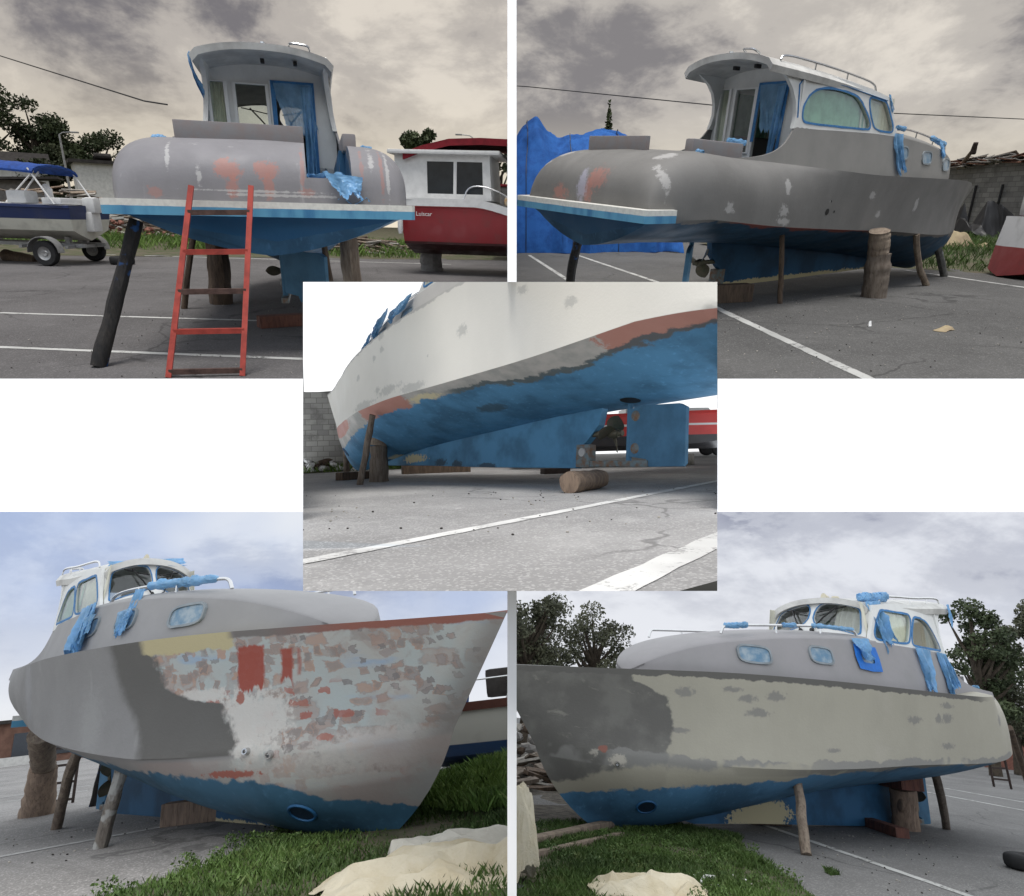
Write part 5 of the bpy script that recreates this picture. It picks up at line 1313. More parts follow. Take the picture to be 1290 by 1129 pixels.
# grounds
ASP={'TL':asphalt('asphalt_stern_yard',(.105,.10,.10)),'TR':asphalt('asphalt_quarter_yard',(.10,.098,.095)),'C':asphalt('asphalt_pale_yard',(.36,.355,.35),.35,.2),'BL':asphalt('asphalt_bow_yard',(.265,.253,.242)),'BR':asphalt('asphalt_port_yard',(.15,.147,.143))}
def ground(p,x0,x1,y0,y1,step):
    global CUR
    CUR=p; z=ZG[p]; k=MB()
    nx=max(2,int((x1-x0)/step)); ny=max(2,int((y1-y0)/step))
    k.grid([[(lerp(x0,x1,i/nx),lerp(y0,y1,j/ny),z) for j in range(ny+1)] for i in range(nx+1)])
    return struct(k,'ground',ASP[p],smooth=0)
ground('TL',-2.2,75,-40,45,8); ground('TR',-4,75,-12,75,8); ground('C',-1.5,45,-45,5.0,8); ground('BL',-60,12,-12,50,8); ground('BR',-70,12,-60,6,8)

# skies
EXP=1.0
KS=.5**EXP
L1=lambda r,g,b: tuple(v*KS for v in srgb(r,g,b)[:3])+(1,)
CUR='TL'; dome(sky_mat('sky_stern_view',L1(122,119,123),L1(222,214,203),L1(242,230,206),2.7,.492,.22,2.0,(1.3,.2,.4)),(-7,0,0),85,-75,75,-3,62)
CUR='TR'; dome(sky_mat('sky_quarter_view',L1(134,131,133),L1(224,217,207),L1(238,228,208),2.6,.488,.16,2.0,(3.1,.7,1.2)),(-6,-6,0),85,-25,130,-3,62)
CUR='C'; dome(sky_mat('sky_low_view',L1(248,250,252),L1(255,255,255),L1(253,254,255),2,.5,strength=1.25),(-3,5,0),48,-100,10,-3,60)
CUR='BL'; dome(sky_mat('sky_bow_view',L1(146,156,182),L1(232,236,243),L1(244,245,246),2.3,.515,.24,2.0,(.4,2.2,.1),L1(150,176,224)),(12,-3.5,0),90,70,190,-4,24)
CUR='BR'; dome(sky_mat('sky_port_view',L1(132,138,160),L1(228,231,239),L1(238,240,244),2.2,.53,.28,2.0,(2.4,.3,.8),L1(166,186,226),puffs=True),(12.8,6.6,0),90,180,300,-4,24)
# unseen glowing sheet added over the two lower yards to light them from above
k=MB(); CUR='BL'
k.grid([[px_world(u,v,d) for u,v in ((-700,636),(645,692))] for d in (3.2,8,20,45,80)])
k.grid([[px_world(u,v,d) for u,v in ((645,692),(1990,636))] for d in (3.2,8,20,45,80)])
o=struct(k,'sky',sky_mat('overhead_fill_glow',L1(190,195,205),L1(235,238,245),L1(225,230,235),1.,.5,strength=1.8)); o.matrix_world=Matrix(); o['nocut']=1; PANEL_OF.pop(o.name,None)

# ------------------------------------------------------------------ things in the yards
BARK=plain('bark_dark',(.07,.055,.04),.9,var=.5,scale=8)
RUBBER=plain('rubber',(.022,.022,.023),.8,var=.3,scale=10)
WOODG=wood_mat('weathered_timber',(.26,.21,.16),(.17,.13,.10)); WOODD=wood_mat('dark_timber',(.12,.085,.06),(.07,.05,.038)); WOODB=wood_mat('grey_bark_timber',(.20,.165,.135),(.12,.095,.075))
WOODP=wood_mat('pale_log',(.30,.22,.16),(.20,.145,.11)); WOODR=wood_mat('red_brown_block',(.17,.075,.055),(.10,.05,.04)); WOODW=wood_mat('whitewashed_pole',(.24,.22,.19),(.16,.14,.12),(.36,.36,.34),.52)
BLACKP=wood_mat('blackened_timber',(.014,.014,.015),(.03,.027,.025),(.02,.07,.20),.57); SPOTP=wood_mat('paint_spotted_timber',(.15,.15,.14),(.09,.09,.085),(.35,.37,.38),.60)
REDM=plain('ladder_red_paint',(.36,.055,.04),.55,var=.35,scale=9); RUST=plain('rusty_steel',(.10,.06,.05),.85,var=.5,scale=12); DARKM=plain('dark_brown_steel',(.05,.035,.03),.7,var=.4)
LEAF1=leaf_mat('foliage_dark',(.060,.078,.034),(.036,.05,.024),(.105,.125,.06)); LEAF2=leaf_mat('foliage_olive',(.045,.055,.025),(.028,.036,.018),(.08,.09,.045)); LEAF3=leaf_mat('foliage_eucalyptus',(.085,.088,.052),(.05,.055,.034),(.14,.14,.085))
GRASSM=leaf_mat('grass_blades',(.13,.21,.045),(.075,.14,.028),(.20,.26,.08)); GRASSD=leaf_mat('grass_blades_dark',(.065,.115,.026),(.035,.065,.016),(.13,.16,.055)); EARTH=plain('earth',(.10,.085,.06),.95,var=.5,scale=3,bump=.6,bd=.02,c2=(.05,.065,.025,1)); GRAVEL=plain('gravelly_earth',(.13,.115,.095),.95,var=.6,scale=9,bump=.8,bd=.03)
LINEM=line_mat('line_paint',(.46,.46,.44),(.11,.108,.105)); LINEC=line_mat('line_paint_pale',(.72,.72,.70),(.34,.335,.33)); LINEB=line_mat('line_paint_bow',(.56,.55,.53),(.26,.25,.24))
CANV=canvas_mat('cream_canvas',(.50,.455,.35),(.40,.345,.235)); CANVG=canvas_mat('grey_white_sheet',(.50,.48,.42),(.40,.38,.33)); CANVD=canvas_mat('tan_canvas',(.36,.29,.18),(.26,.20,.13)); BLUET=None
WHITEP=plain('gelcoat_white',(.66,.66,.65),.35,var=.12); REDP=plain('gelcoat_red',(.26,.02,.022),.35,var=.3); REDC=plain('canopy_red',(.20,.012,.02),.8,var=.3); TILE=plain('roof_tiles_rust',(.16,.08,.055),.9,var=.4,scale=12); ROOFD=plain('roof_dark',(.05,.045,.042),.9,var=.4)
WALLW=plain('render_white',(.62,.61,.58),.9,var=.2); WALLG=plain('render_grey',(.22,.21,.20),.9,var=.35); GLZ=plain('dark_glazing',(.02,.025,.03),.12,spec=.6); GALV=plain('galvanised',(.36,.36,.36),.5,.6,var=.3); STONE=plain('stone_pale',(.32,.30,.27),.9,var=.4,scale=14); STONER=plain('stone_red',(.22,.10,.075),.9,var=.4,scale=14)
NAVY=(.02,.035,.11)
def yline(p,a,b,w=.11,mat=None):
    global CUR
    CUR=p; k=MB(); line(k,a,b,w,ZG[p]+.004); o=struct(k,'painted_line',mat or LINEM,smooth=0)
# ============================== yard seen from astern
CUR='TL'; Z=ZG['TL']
prop('blackened timber prop smeared with blue, leaning under the left end of the swim platform',(-.25,1.73,Z),(.26,1.30,1.5),.075,.068,BLACKP,1,.0)
ladder('red steel ladder with rusty joints leaning on the white swim platform',(-.83,.98,Z),(-.87,.32,Z),(-.19,.665,1.84),(-.19,.125,1.86),5,REDM,[RUST,REDM,RUST,REDM,RUST],.026,None,.03,.86)
prop('thin dark prop standing left of the red ladder under the hull',(4.0,1.72,Z),(3.9,1.38,1.4),.05,.045,WOODD,2,.02)
prop('dark stump prop half hidden behind the red ladder',(4.6,1.25,Z),(4.6,1.2,1.3),.19,.17,WOODD,3)
prop('thin dark prop right of the rudder under the hull',(3.9,-.62,Z),(3.8,-.5,1.22),.05,.05,WOODD,4)
prop('thick brown log prop standing on end right of the rudder',(4.4,-.95,Z),(4.4,-.92,1.3),.17,.15,WOODG,5)
block('flat reddish timber lying on the asphalt under the rudder',(2.0,.42,Z),(2.3,-.5,Z),.22,.16,WOODR,seed=2)
yline('TL',(4.05,5.3),(2.15,-1.1),.10); yline('TL',(1.4,4.4),(-.6,-1.5),.10); yline('TL',(19.5,14),(14.3,-4.5),.14)
CUR='TL'
# motor boat on a trailer
hd=rad(74)
t=thing('motor_boat','small white and navy motorboat with rolled blue bimini on a trailer','boat',(13.2,5.6,Z),hd)
k=small_hull(5.6,1.9,.62,.88,1.50,.5,.12,lambda q:.16*q*q); k.build('hull',two_tone('hull_white_navy',(.55,.54,.47),NAVY,1.16,.35,None),t)
k=MB(); k.grid([[(lerp(.02,5.4,i/10),v*(.93-.55*max(0,i/10-.5)**1.5*2),1.50+.10*(i/10)**2+.03*(1-abs(v))) for v in (-1,-.5,0,.5,1)] for i in range(11)]); k.build('deck',WHITEP,t)
k=MB(); k.box((.35,0,1.60),(.5,1.6,.16),bev=.05); k.box((1.35,.4,1.68),(.5,.5,.32),bev=.08); k.build('seat',WHITEP,t)
k=MB(); k.tube([(.85,.1,1.62),(.85,.1,1.88),(.95,.1,1.95)],.10,8); k.build('swivel_seat',WHITEP,t)
for s in (-.85,.85):
    for p_,q_ in (((.25,s,1.52),(.75,s,2.36)),((2.75,s,1.55),(1.75,s,2.42)),((2.45,s,1.55),(1.6,s,2.42))):
        k=MB(); k.tube([p_,q_],.022,6); k.build('bimini_pole',WHITEP,t)
k=MB(); P=[(lerp(1.05,2.05,i/24),-.9+1.8*(i/24)*0,2.62) for i in range(25)]
for s in (-1,1): pass
k2=MB(); rows=[]
for i in range(25):
    u=i/24; x=lerp(.62,1.95,u); rows.append([(x+.02*n3(u*6,a),.88*math.cos(a*PI/8)*1.0,lerp(2.33,2.42,u)+.19*(1+.25*n3(u*5,a))*math.sin(a*PI/8)-.04) for a in range(9)])
k2.sheet(rows,(0,0,-.05)); k2.build('bimini_cover',plain('bimini_blue',(.015,.06,.26),.8,var=.4,scale=8),t)
k=MB(); k.box((-.12,0,1.1),(.25,.4,.5),bev=.06); k.box((-.18,0,1.52),(.34,.36,.4),bev=.1); k.build('outboard_motor',WHITEP,t)
t=thing('boat_trailer','galvanised boat trailer with grey mudguard under the navy motorboat','trailer',(13.2,5.6,Z),hd)
k=MB()
for s in (-.45,.45): k.bar((-.1,s,.50),(5.6,s*.3,.55),.09)
for x in (.2,1.4,2.8): k.bar((x,-.8,.47),(x,.8,.47),.08)
for x in (.4,2.8): k.bar((x,-.35,.5),(x,-.35,.72),.12); k.bar((x,.35,.5),(x,.35,.72),.12)
k.build('frame',GALV,t)
for s in (-.98,.98):
    for x in (.62,):
        wq=MB(); pr=[(.17,-.09),(.29,-.095),(.315,-.06),(.32,0),(.315,.06),(.29,.095),(.17,.09)]; wq.lathe(pr,Matrix.Translation((x,s,.32))@Matrix.Rotation(rad(90),4,'X'),28); wh=wq.build('wheel',RUBBER,t)
        wq=MB(); wq.lathe([(.0,-.05),(.06,-.07),(.08,-.05),(.15,-.06),(.18,-.085),(.18,.085),(.15,.06),(.08,.05),(0,.05)],Matrix.Translation((x,s,.32))@Matrix.Rotation(rad(90),4,'X'),24); wq.build('rim',GALV,wh)
        g_=MB(); g_.sheet([[(x+.40*math.cos(PI*i/10),s+w_,.36+.38*math.sin(PI*i/10)) for w_ in (-.13,.13)] for i in range(11)],(0,0,-.02)); g_.build('mudguard',GALV,t)
k=MB(); k.bar((2.1,-.7,0),(2.1,-.7,.5),.07); k.box((2.1,-.7,.02),(.2,.2,.04)); k.build('prop_stand',GALV,t)
tyre('old black tyre lying flat on the asphalt behind the trailer',(13.2,4.95,Z),RUBBER,.31,.22)
prop('short dark log lying under the bow of the navy motorboat',(14.0,7.3,Z),(14.4,8.2,Z+.14),.16,.16,WOODD,7,name='log',cat='log')
# beyond
earth([(16.6,-12),(16.6,30),(60,40),(60,-30)],Z+.004,EARTH,'verge',lambda x,y:.25*sstep(17,22,x)+.02*n3(x,y))
grass('grass',[(16.8,-4.5),(18.3,3),(20,10.5),(24,12),(23.5,-5)],Z,9000,.32,GRASSM,3,lambda x,y:.25*sstep(17,22,x))
rubble_heap('long heap of split planks and roofing beyond the grass strip','timber heap','timber_heap',(26.5,10.2,Z),rad(105),9.5,3.0,2.3,420,[WOODG,WOODB,STONE,WOODP],5,'plank')
rubble_heap('row of reddish stones heaped in front of the plank pile','stone heap','stone_heap',(24.5,9.0,Z),rad(103),7.5,1.2,1.1,260,[STONER,STONE,STONER],6,'stone')
rubble_heap('low scatter of scrap wood on the far kerb behind the hull','scrap','scrap_heap',(19.5,-1.9,Z),rad(80),4.5,1.4,.55,130,[WOODG,STONE,WOODB,WOODD],8,'plank')
k=MB(); k.box((0,0,1.25),(3.0,2.0,2.5)); t=thing('shed','low concrete shed with flat rusty roof behind the motorboat','shed',(29.5,13.6,Z),rad(104)); k.build('wall',WALLG,t,0); k=MB(); k.box((0,0,2.56),(4.4,2.8,.10),Matrix.Rotation(rad(3),3,'Y')); k.build('roof',ROOFD,t,0); k=MB(); k.box((1.2,-1.22,1.2),(.9,.06,1.6)); k.build('door',WOODD,t,0)
h=house('white flat roofed house with a solar heater on top',(41,12.7,Z),rad(110),2.9,3,3.9,WALLW,ROOFD,GLZ)
k=MB(); k.add([(-.7,-.3,3.9),(.3,-.3,3.9),(.3,.2,4.4),(-.7,.2,4.4),(-.7,-.24,3.88),(.3,-.24,3.88),(.3,.26,4.38),(-.7,.26,4.38)],[(0,1,2,3),(7,6,5,4),(0,4,5,1),(1,5,6,2),(2,6,7,3),(3,7,4,0)]); k.tube([(-.65,.25,4.40),(.25,.25,4.40)],.16,10); k.build('solar_heater',ROOFD,h,0)
house('small cream house among the dark trees on the left hill',(44,18.6,Z),rad(110),3.6,3.2,3.7,WALLW,ROOFD,GLZ,'gable')
for i,(x,y,hh,ww,lb) in enumerate(((48,21.8,9.0,8.0,'tall dark pine at the left edge of the hill'),(49,18.6,8.2,5.6,'dark round tree between the two houses on the hill'),(45,16.6,5.4,5,'lower olive tree behind the rolled blue bimini'),(50,15.2,6.6,5.5,'dark tree right of the lamp post on the hill'),(43,20.9,4.6,4.5,'bushy olive tree in front of the cream house'))):
    tree('tree',lb,(x,y,Z),hh,ww,(LEAF1,LEAF1,LEAF2,LEAF1,LEAF2)[i],9500,.11,20+i,.12,30,'trees beyond the yard')
tree('tree','dark round tree behind the starboard quarter of the grey boat',(36.5,-6.6,Z),6.9,3.6,LEAF1,5000,.12,31,.3,13,'trees beyond the yard')
tree('tree','grey green tree above the red canopy at the right',(36,-11.6,Z),6.0,3.6,LEAF2,4500,.12,32,.3,13,'trees beyond the yard')
lamp_post('tall street lamp rising over the left hill houses',(37.5,13.5,Z),5.2,rad(-100),GALV); lamp_post('street lamp standing behind the red boat canopy',(33.5,-9.35,Z),5.9,rad(80),GALV)
cable('overhead cable running down behind the wheelhouse from the upper left',[(9.4,5.95,4.62),(8.53,5.16,4.25),(3.56,1.75,3.02),(3.2,1.4,2.95)],.010)
# red cabin boat
hd=rad(-112)
t=thing('cabin_boat','red and white cabin cruiser with a dark red canopy on concrete blocks','boat',(11.45,-2.95,Z),hd)
sh=lambda q:-.30*sstep(.33,.62,q)
k=small_hull(5.6,2.3,.50,.80,1.78,.3,.10,sh,26,.7); k.build('hull',two_tone('hull_red_dark',(.045,.008,.008),(.27,.02,.025),.86,.3),t)
k=MB(); P=[[(lerp(0,5.6,i/26),s*1.19*(1-max(0,(i/26-.7)/.3)**2.2),1.78+sh(i/26)+o) for o in (-.02,.14)] for i in range(27) for s in (1,)]
for s in (1,-1):
    k=MB(); k.sheet([[(lerp(-.05,5.6,i/26),s*1.19*(.9+.1*min(i/26*4,1))*(1-max(0,(i/26-.7)/.3)**2.2),1.76+sh(i/26)+o) for o in (-.02,.17)] for i in range(27)],(0,-s*.10,0)); k.build('gunwale',WHITEP,t)
k=MB(); k.grid([[(lerp(0,5.5,i/12),v*1.1*(1-max(0,(i/12-.7)/.3)**2.2),1.90+sh(i/12)) for v in (-1,0,1)] for i in range(13)]); k.build('deck',WHITEP,t)
cab=MB(); sdy=lambda z:.98-.08*(z-1.9)
W1=[(.62,2.05),(1.30,2.05),(1.30,2.82),(.60,2.82)]; W2=[(1.38,2.05),(2.08,2.05),(2.04,2.82),(1.38,2.82)]
for s in (1,-1): cab.panel([(-.25,1.9),(2.30,1.9),(2.22,3.0),(-.25,3.0)],[W1,W2],.3,lambda a,b,s=s:(a,s*sdy(b),b),lambda a,b,s=s:(0,-s*.06,0))
W3_=[(-.72,2.15),(-.1,2.15),(-.1,2.85),(-.72,2.85)]
cab.panel([(-.98,1.9),(.98,1.9),(.90,3.0),(-.90,3.0)],[W3_],.3,lambda a,b:(-.25,a,b),lambda a,b:(.06,0,0)); cab.panel([(-.98,1.9),(.98,1.9),(.90,3.0),(-.90,3.0)],[],.3,lambda a,b:(2.30-.08*(b-1.9),a,b),lambda a,b:(-.06,0,0))
cb=cab.build('cabin',WHITEP,t,20)
for w_ in (W1,W2):
    for s in (1,-1):
        k=MB(); k.panel(w_,[],.4,lambda a,b,s=s:(a,s*(sdy(b)-.03),b),lambda a,b,s=s:(0,-s*.01,0)); k.build('window',GLZ,cb,0)
k=MB(); k.panel(W3_,[],.4,lambda a,b:(-.22,a,b),lambda a,b:(.01,0,0)); k.build('window',GLZ,cb,0)
k=MB(); k.box((1.05,0,3.03),(2.9,2.15,.10),bev=.04); k.build('cabin_roof',WHITEP,t)
k=MB(); k.sheet([[(x,v*1.02,z-.10*abs(v)) for v in (-1,-.5,0,.5,1)] for x,z in ((.0,3.10),(.5,3.28),(1.2,3.44),(2.0,3.47),(3.0,3.44),(4.2,3.38))],(0,0,-.16)); k.build('canopy',REDC,t)
for s in (1,-1):
    k=MB(); k.tube(chaikin([(1.6,s*1.08,1.92),(1.7,s*1.08,2.22),(2.1,s*1.08,2.26),(2.7,s*1.08,2.05),(3.2,s*1.08,1.62)],2,False),.02,6); k.build('hand_rail',COMMON['steel'],t)
me=text_mesh('Luiscar',.15); o=obj('lettering',me,WHITEP,t); o.matrix_parent_inverse=Matrix(); o.matrix_local=Matrix.Translation((.12,1.175,1.50))@Matrix.Rotation(PI,4,'Z')@Matrix.Rotation(rad(90),4,'X')
o.matrix_local=Matrix.Translation((.35,-1.165,1.50))@Matrix.Rotation(rad(90),4,'X')
k=MB(); k.lathe([(0,.0),(.05,.0),(.07,.1),(.07,.5),(.04,.6),(0,.62)],Matrix.Translation((-.05,-1.24,1.05)),12); k.build('fender',WHITEP,t)
prop('pale concrete cylinder block under the red cabin cruiser, left one',(11.75,-3.45,Z),(11.75,-3.45,.62),.33,.30,WALLG,5,name='concrete_block',cat='block'); prop('pale concrete block under the red cabin cruiser, near the partition',(10.4,-5.7,Z),(10.4,-5.7,.60),.26,.26,WALLG,6,name='concrete_block',cat='block')
t=thing('motor_boat','white boat with an orange life ring behind the red cruiser','boat',(17.3,-6.6,Z),rad(-106))
k=small_hull(5,2.,.5,.8,1.75,.4); k.build('hull',WHITEP,t); k=MB(); k.box((1.2,0,2.15),(1.8,1.5,.8),bev=.1); k.build('cabin',WALLG,t); k=MB(); k.box((1.2,0,2.60),(2.2,1.7,.08),bev=.03); k.build('cabin_roof',REDC,t)
k=MB(); k.lathe([(.20+.075*math.cos(2*PI*i/12),.075*math.sin(2*PI*i/12)) for i in range(13)],Matrix.Translation((.75,-.86,2.05))@Matrix.Rotation(rad(90),4,'X'),24)
o=single(k,'life_ring',plain('life_ring_orange',(.50,.28,.10),.7,var=.3,c2=(.5,.45,.35,1)),'orange life ring hung on the white boat behind the red cruiser','life ring',(17.3,-6.6,Z),rad(-106))
# ============================== yard seen from the quarter
CUR='TR'; Z=ZG['TR']
k=MB(); tube_between(k,(0,0,0),(-.10,.0,.68),.185,.175,11,0,16); single(k,'log_stump',WOODB,'thick cut log standing on end under the grey boat, lower of two','log',(4.78,-1.1,Z))
k=MB(); tube_between(k,(0,0,0),(-.09,.0,.34),.15,.15,12,0,16); single(k,'log_stump',WOODG,'shorter log block set on top of the thick standing log','log',(4.66,-1.1,Z+.68))
prop('thin brown prop standing near the boat skeg in the shade',(2.92,-.7,Z),(2.74,-.7,1.3),.038,.035,WOODD,13)
prop('bent brown branch prop under the bow',(7.04,-.8,Z),(6.3,-.8,1.2),.055,.05,WOODG,14,.05)
prop('paint spotted prop furthest forward under the bow',(8.97,-.2,Z),(8.2,-.2,1.16),.07,.07,SPOTP,15)
prop('blackened crooked prop under the stern platform beside the blue tarpaulin',(.9,1.9,Z),(.35,.88,1.45),.075,.07,BLACKP,16,.04)
block('squared brown timber block under the heel of the skeg',(2.05,-.05,Z),(2.75,-.25,Z),.22,.27,WOODD,seed=5)
yline('TR',(1.9,-.25),(-.55,-4.35),.12); yline('TR',(5.2,9.5),(1.8,2.9),.10); yline('TR',(6.6,9.2),(2.6,.7),.10); yline('TR',(9.6,.9),(7.0,-4.2),.10)
CUR='TR'
BLUET=canvas_mat('blue_tarpaulin',(.022,.115,.38),(.014,.075,.27))
def tarped(label,loc,rz):
    rows=[];nu=110;nv=46
    pk=pchip([0,.10,.22,.29,.34,.39,.45,.52,.62,.75,.88,1.],[.55,2.2,3.1,3.65,3.85,3.5,3.25,3.4,3.5,3.35,2.6,.9])
    for i in range(nu+1):
        u=i/nu; x=lerp(-2.6,4.2,u); H=pk(u); row=[]
        for j in range(nv+1):
            a=-PI/2+PI*j/nv; s=math.sin(a); c=max(math.cos(a),0.)
            f=.5+.5*math.sin(u*48+3*n3(u*5,s*2)+s*3); fold=(.62*ridge(u*5+.6*n3(u*3,s*3),s*1.2,3,2)+.10*f)*(1-c*.75)
            w=1.35*(.92+.25*n3(u*3,2))*(1+.12*(1-c)); prof=c**.55
            y=s*(w*(.25+.75*(1-prof)**.5)+fold); z=H*prof*(1+.05*n3(u*8,s*4)+.018*ridge(u*14,s*6,2,2)); 
            row.append((x+.06*n3(u*9,s*4,2),y,max(z,.01+.05*abs(n3(u*12,s*9)))))
        rows.append(row)
    k=MB(); k.sheet(rows,(0,0,-.01)); t=thing('covered_boat',label,'covered boat',loc,rz); k.build('tarpaulin',BLUET,t,60)
    k=MB()
    for u in (.13,.30,.5,.72):
        i=int(u*nu); k.tube([Vector(p)*1.01 for p in rows[i]],.012,5)
    k.build('lashing',COMMON['black'],t); return t
tarped('boat wrapped in a peaked blue tarpaulin on the asphalt',(7.2,11.6,Z),rad(-33.5))
t=thing('tree','slim dark cypress standing far behind the blue tarpaulin','tree',(27,31.8,Z)); bl=[((.06*n3(i),.06*n3(i,5),lerp(1.2,7.9,i/22)),(lerp(.62,.09,(i/22)**1.3),)*2+(.34,)) for i in range(23)]
obj('crown',quads_mesh('crown',leaves(bl,3200,.13,77)),LEAF1,t); k=MB(); k.tube([(0,0,0),(0,0,7.5)],[.12,.02],6); k.build('trunk',BARK,t)
cable('overhead cable crossing the sky behind the wheelhouse',[(5.5,16.0,5.6),(6.63,12.31,5.18),(8.23,5.67,4.01),(19.86,3.41,4.14),(24,2.0,4.1)],.013)
BW=blockwork('blockwork_grey',(.24,.235,.22),(.14,.135,.13))
block_wall('stained grey concrete block wall with rebar behind the bow',(24.6,1.6),(31.0,13.2),2.95,.22,BW,Z,.10,3)
d_=Vector((6.4,11.6,0)).normalized(); nrm=Vector((-d_.y,d_.x,0))
for i,s_ in enumerate((2.2,4.0,5.4,6.9,8.3)):
    p=Vector((24.6,1.6,Z))+d_*s_+nrm*.18; k=MB(); k.bar((0,0,0),(0,0,2.1),.07); single(k,'steel_post',COMMON['black'],'thin black steel post in front of the block wall, number %s from the red bow'%('one','two','three','four','five')[i] if False else 'thin black steel post fixed against the grey block wall','post',p,0,'steel posts along the block wall')
rubble_heap('broken roof tiles and timber lying along the top of the block wall','roof debris','roof_debris',(27.8,7.4,Z+2.92),math.atan2(11.6,6.4),10.5,.9,.34,190,[STONE,WOODB,TILE,WALLG],9,'tile')
prop('weathered beam sticking up from the wall top with a knot of rag',(29.4,9.5,Z+2.6),(26.8,7.75,Z+3.5),.10,.07,WOODG,17,name='beam',cat='beam')
k=MB(); tube_between(k,(0,0,0),(-.15,-.1,.4),.12,.09,4); single(k,'rag',DARKM,'dark rag knotted on the end of the beam above the wall','rag',(26.75,7.72,Z+3.35))
crumple('black netting heap slumped against the foot of the wall','net_heap','netting',(24.6,6.4,Z),rad(60),2.3,1.0,1.5,COMMON['black'],11,14,26,1.5)
rubble_heap('litter of white stones and scraps below the black netting','litter','litter_heap',(22.0,6.2,Z),rad(60),4.5,1.2,.25,60,[STONE,WHITEP,WALLG],12,'stone')
earth([(10.6,-2.6),(9.9,1.8),(11.5,6),(13,10),(40,22),(36,-8)],Z+.004,EARTH,'verge',lambda x,y:.12*sstep(11,15,x))
grass('grass',[(10.8,-2.4),(10.1,1.8),(11.8,6),(21,12),(24,6),(22,-4)],Z,14000,.22,GRASSD,5,lambda x,y:.12*sstep(11,15,x))
crumple('crumpled tan canvas sheet heaped on the grass beyond the bow','canvas_heap','canvas',(17.3,3.5,Z+.1),rad(-50),.95,.6,.62,CANVD,6,12,12,1.)
block('grey board lying tilted on the verge beside the red bow',(14.5,1.0,Z+.05),(16.8,1.3,Z+.9),.14,.05,WOODG,name='plank',cat='plank'); 
k=MB(); k.tube([(0,0,0),(.6,-.4,.02)],.02,6)
for i,(x,y,s) in enumerate(((2.63,-3.15,.14),(2.2,-2.5,.05),(4.6,-3.3,.06))):
    crumple(('flattened grey cardboard scrap on the asphalt in front of the boat','small white scrap lying near the flattened cardboard','little dark scrap lying right on the open asphalt')[i],'scrap','scrap',(x,y,Z+.002),rad(30*i),s*1.2,s*.6,.06,(CANVD,WHITEP,DARKM)[i],i,9,5,1.)
t=thing('motor_boat','red and white boat end jutting in at the right edge','boat',(9.7,-.85,Z),rad(-42))
k=small_hull(4.5,1.7,.02,.12,1.15,.3,-.30,None,20,.75); k.build('hull',two_tone('hull_red_white',(.24,.018,.02),(.62,.62,.62),.58,.35),t); k=MB(); k.box((1.2,0,1.4),(1.6,1.2,.5),bev=.1); k.build('cabin',WHITEP,t)
# ============================== yard seen low from the port side
CUR='C'; Z=ZG['C']
k=MB(); tube_between(k,(0,0,0),(.30,-.82,0),.115,.105,21,0,18); single(k,'log',WOODP,'round brown log lying under the heel of the blue skeg','log',(2.03,.72,Z+.11))
k=MB(); tube_between(k,(0,0,0),(0,.0,.60),.165,.135,22,0,16); single(k,'log_stump',WOODB,'rough barked stump standing under the bow, lower block','log',(6.85,.40,Z))
k=MB(); tube_between(k,(0,0,0),(-.01,.0,.40),.135,.17,23,0,16); single(k,'log_stump',WOODG,'upper log piece wedged between the stump and the bow','log',(6.84,.40,Z+.60))
prop('grey pole prop leaning in front of the stump under the bow',(6.21,1.07,Z),(5.87,1.0,1.25),.05,.048,WOODB,24,.01)
prop('pole prop leaning behind the stump at the far side of the bow',(9.6,-.3,Z),(8.95,-.0,1.12),.065,.06,WOODB,25,.02)
block('dark squared timber lying on the ground behind the bow props',(8.1,.55,Z),(8.5,-.5,Z),.18,.14,WOODD,seed=3); block('long dark timber lying under the forward end of the skeg',(9.6,-1.6,Z),(9.0,-3.0,Z),.25,.22,WOODD,seed=4); block('small black block lying far under the middle of the skeg',(6.1,-2.6,Z),(5.9,-3.1,Z),.2,.10,DARKM,seed=6)
yline('C',(-.1,4.75),(2.6,-4.2),.11,LINEC); yline('C',(-1.55,4.6),(-.35,.6),.16,LINEC)
CUR='C'
BWL=blockwork('blockwork_pale',(.46,.45,.42),(.28,.27,.26))
block_wall('pale concrete block wall standing behind the left bow prop',(23.5,1.5),(17.0,-9.5),2.85,.22,BWL,Z,.08,8)
k=MB(); k.tube([(0,0,0),(0,0,4.1)],.05,8); single(k,'pole',WALLG,'thin pole rising above the pale block wall','pole',(20.9,-3.85,Z))
earth([(13.2,-.2),(13.6,-8),(30,-16),(40,10),(20,6)],Z+.004,EARTH,'verge')
grass('grass',[(13.3,0),(13.6,-7.5),(18,-9),(22.5,1.8),(19,5)],Z,9000,.22,GRASSM,9)
tyre('grey tyre lying flat in the grass before the pale wall',(15.6,-1.55,Z+.02),WALLG,.5,.28); rubble_heap('white stones and broken boards strewn in the grass by the tyre','rubble','rubble_heap',(14.6,-1.9,Z),rad(50),2.6,.8,.35,60,[STONE,WHITEP,WOODD],14,'stone')
t=thing('motor_boat','bright red boat with a white stripe seen behind the propeller','boat',(9.3,-4.4,Z),math.atan2(-.77,-.637))
k=small_hull(6.5,2.0,.38,.50,1.22,.5); k.build('hull',two_tone('hull_bright_red',(.03,.03,.035),(.55,.035,.03),.72,.35,(.94,.98,(.7,.7,.7))),t)
k=MB(); k.grid([[(lerp(0,6.3,i/10),v*.95*(1-max(0,(i/10-.5)/.5)**2.2),1.24) for v in (-1,0,1)] for i in range(11)]); k.build('deck',WHITEP,t)
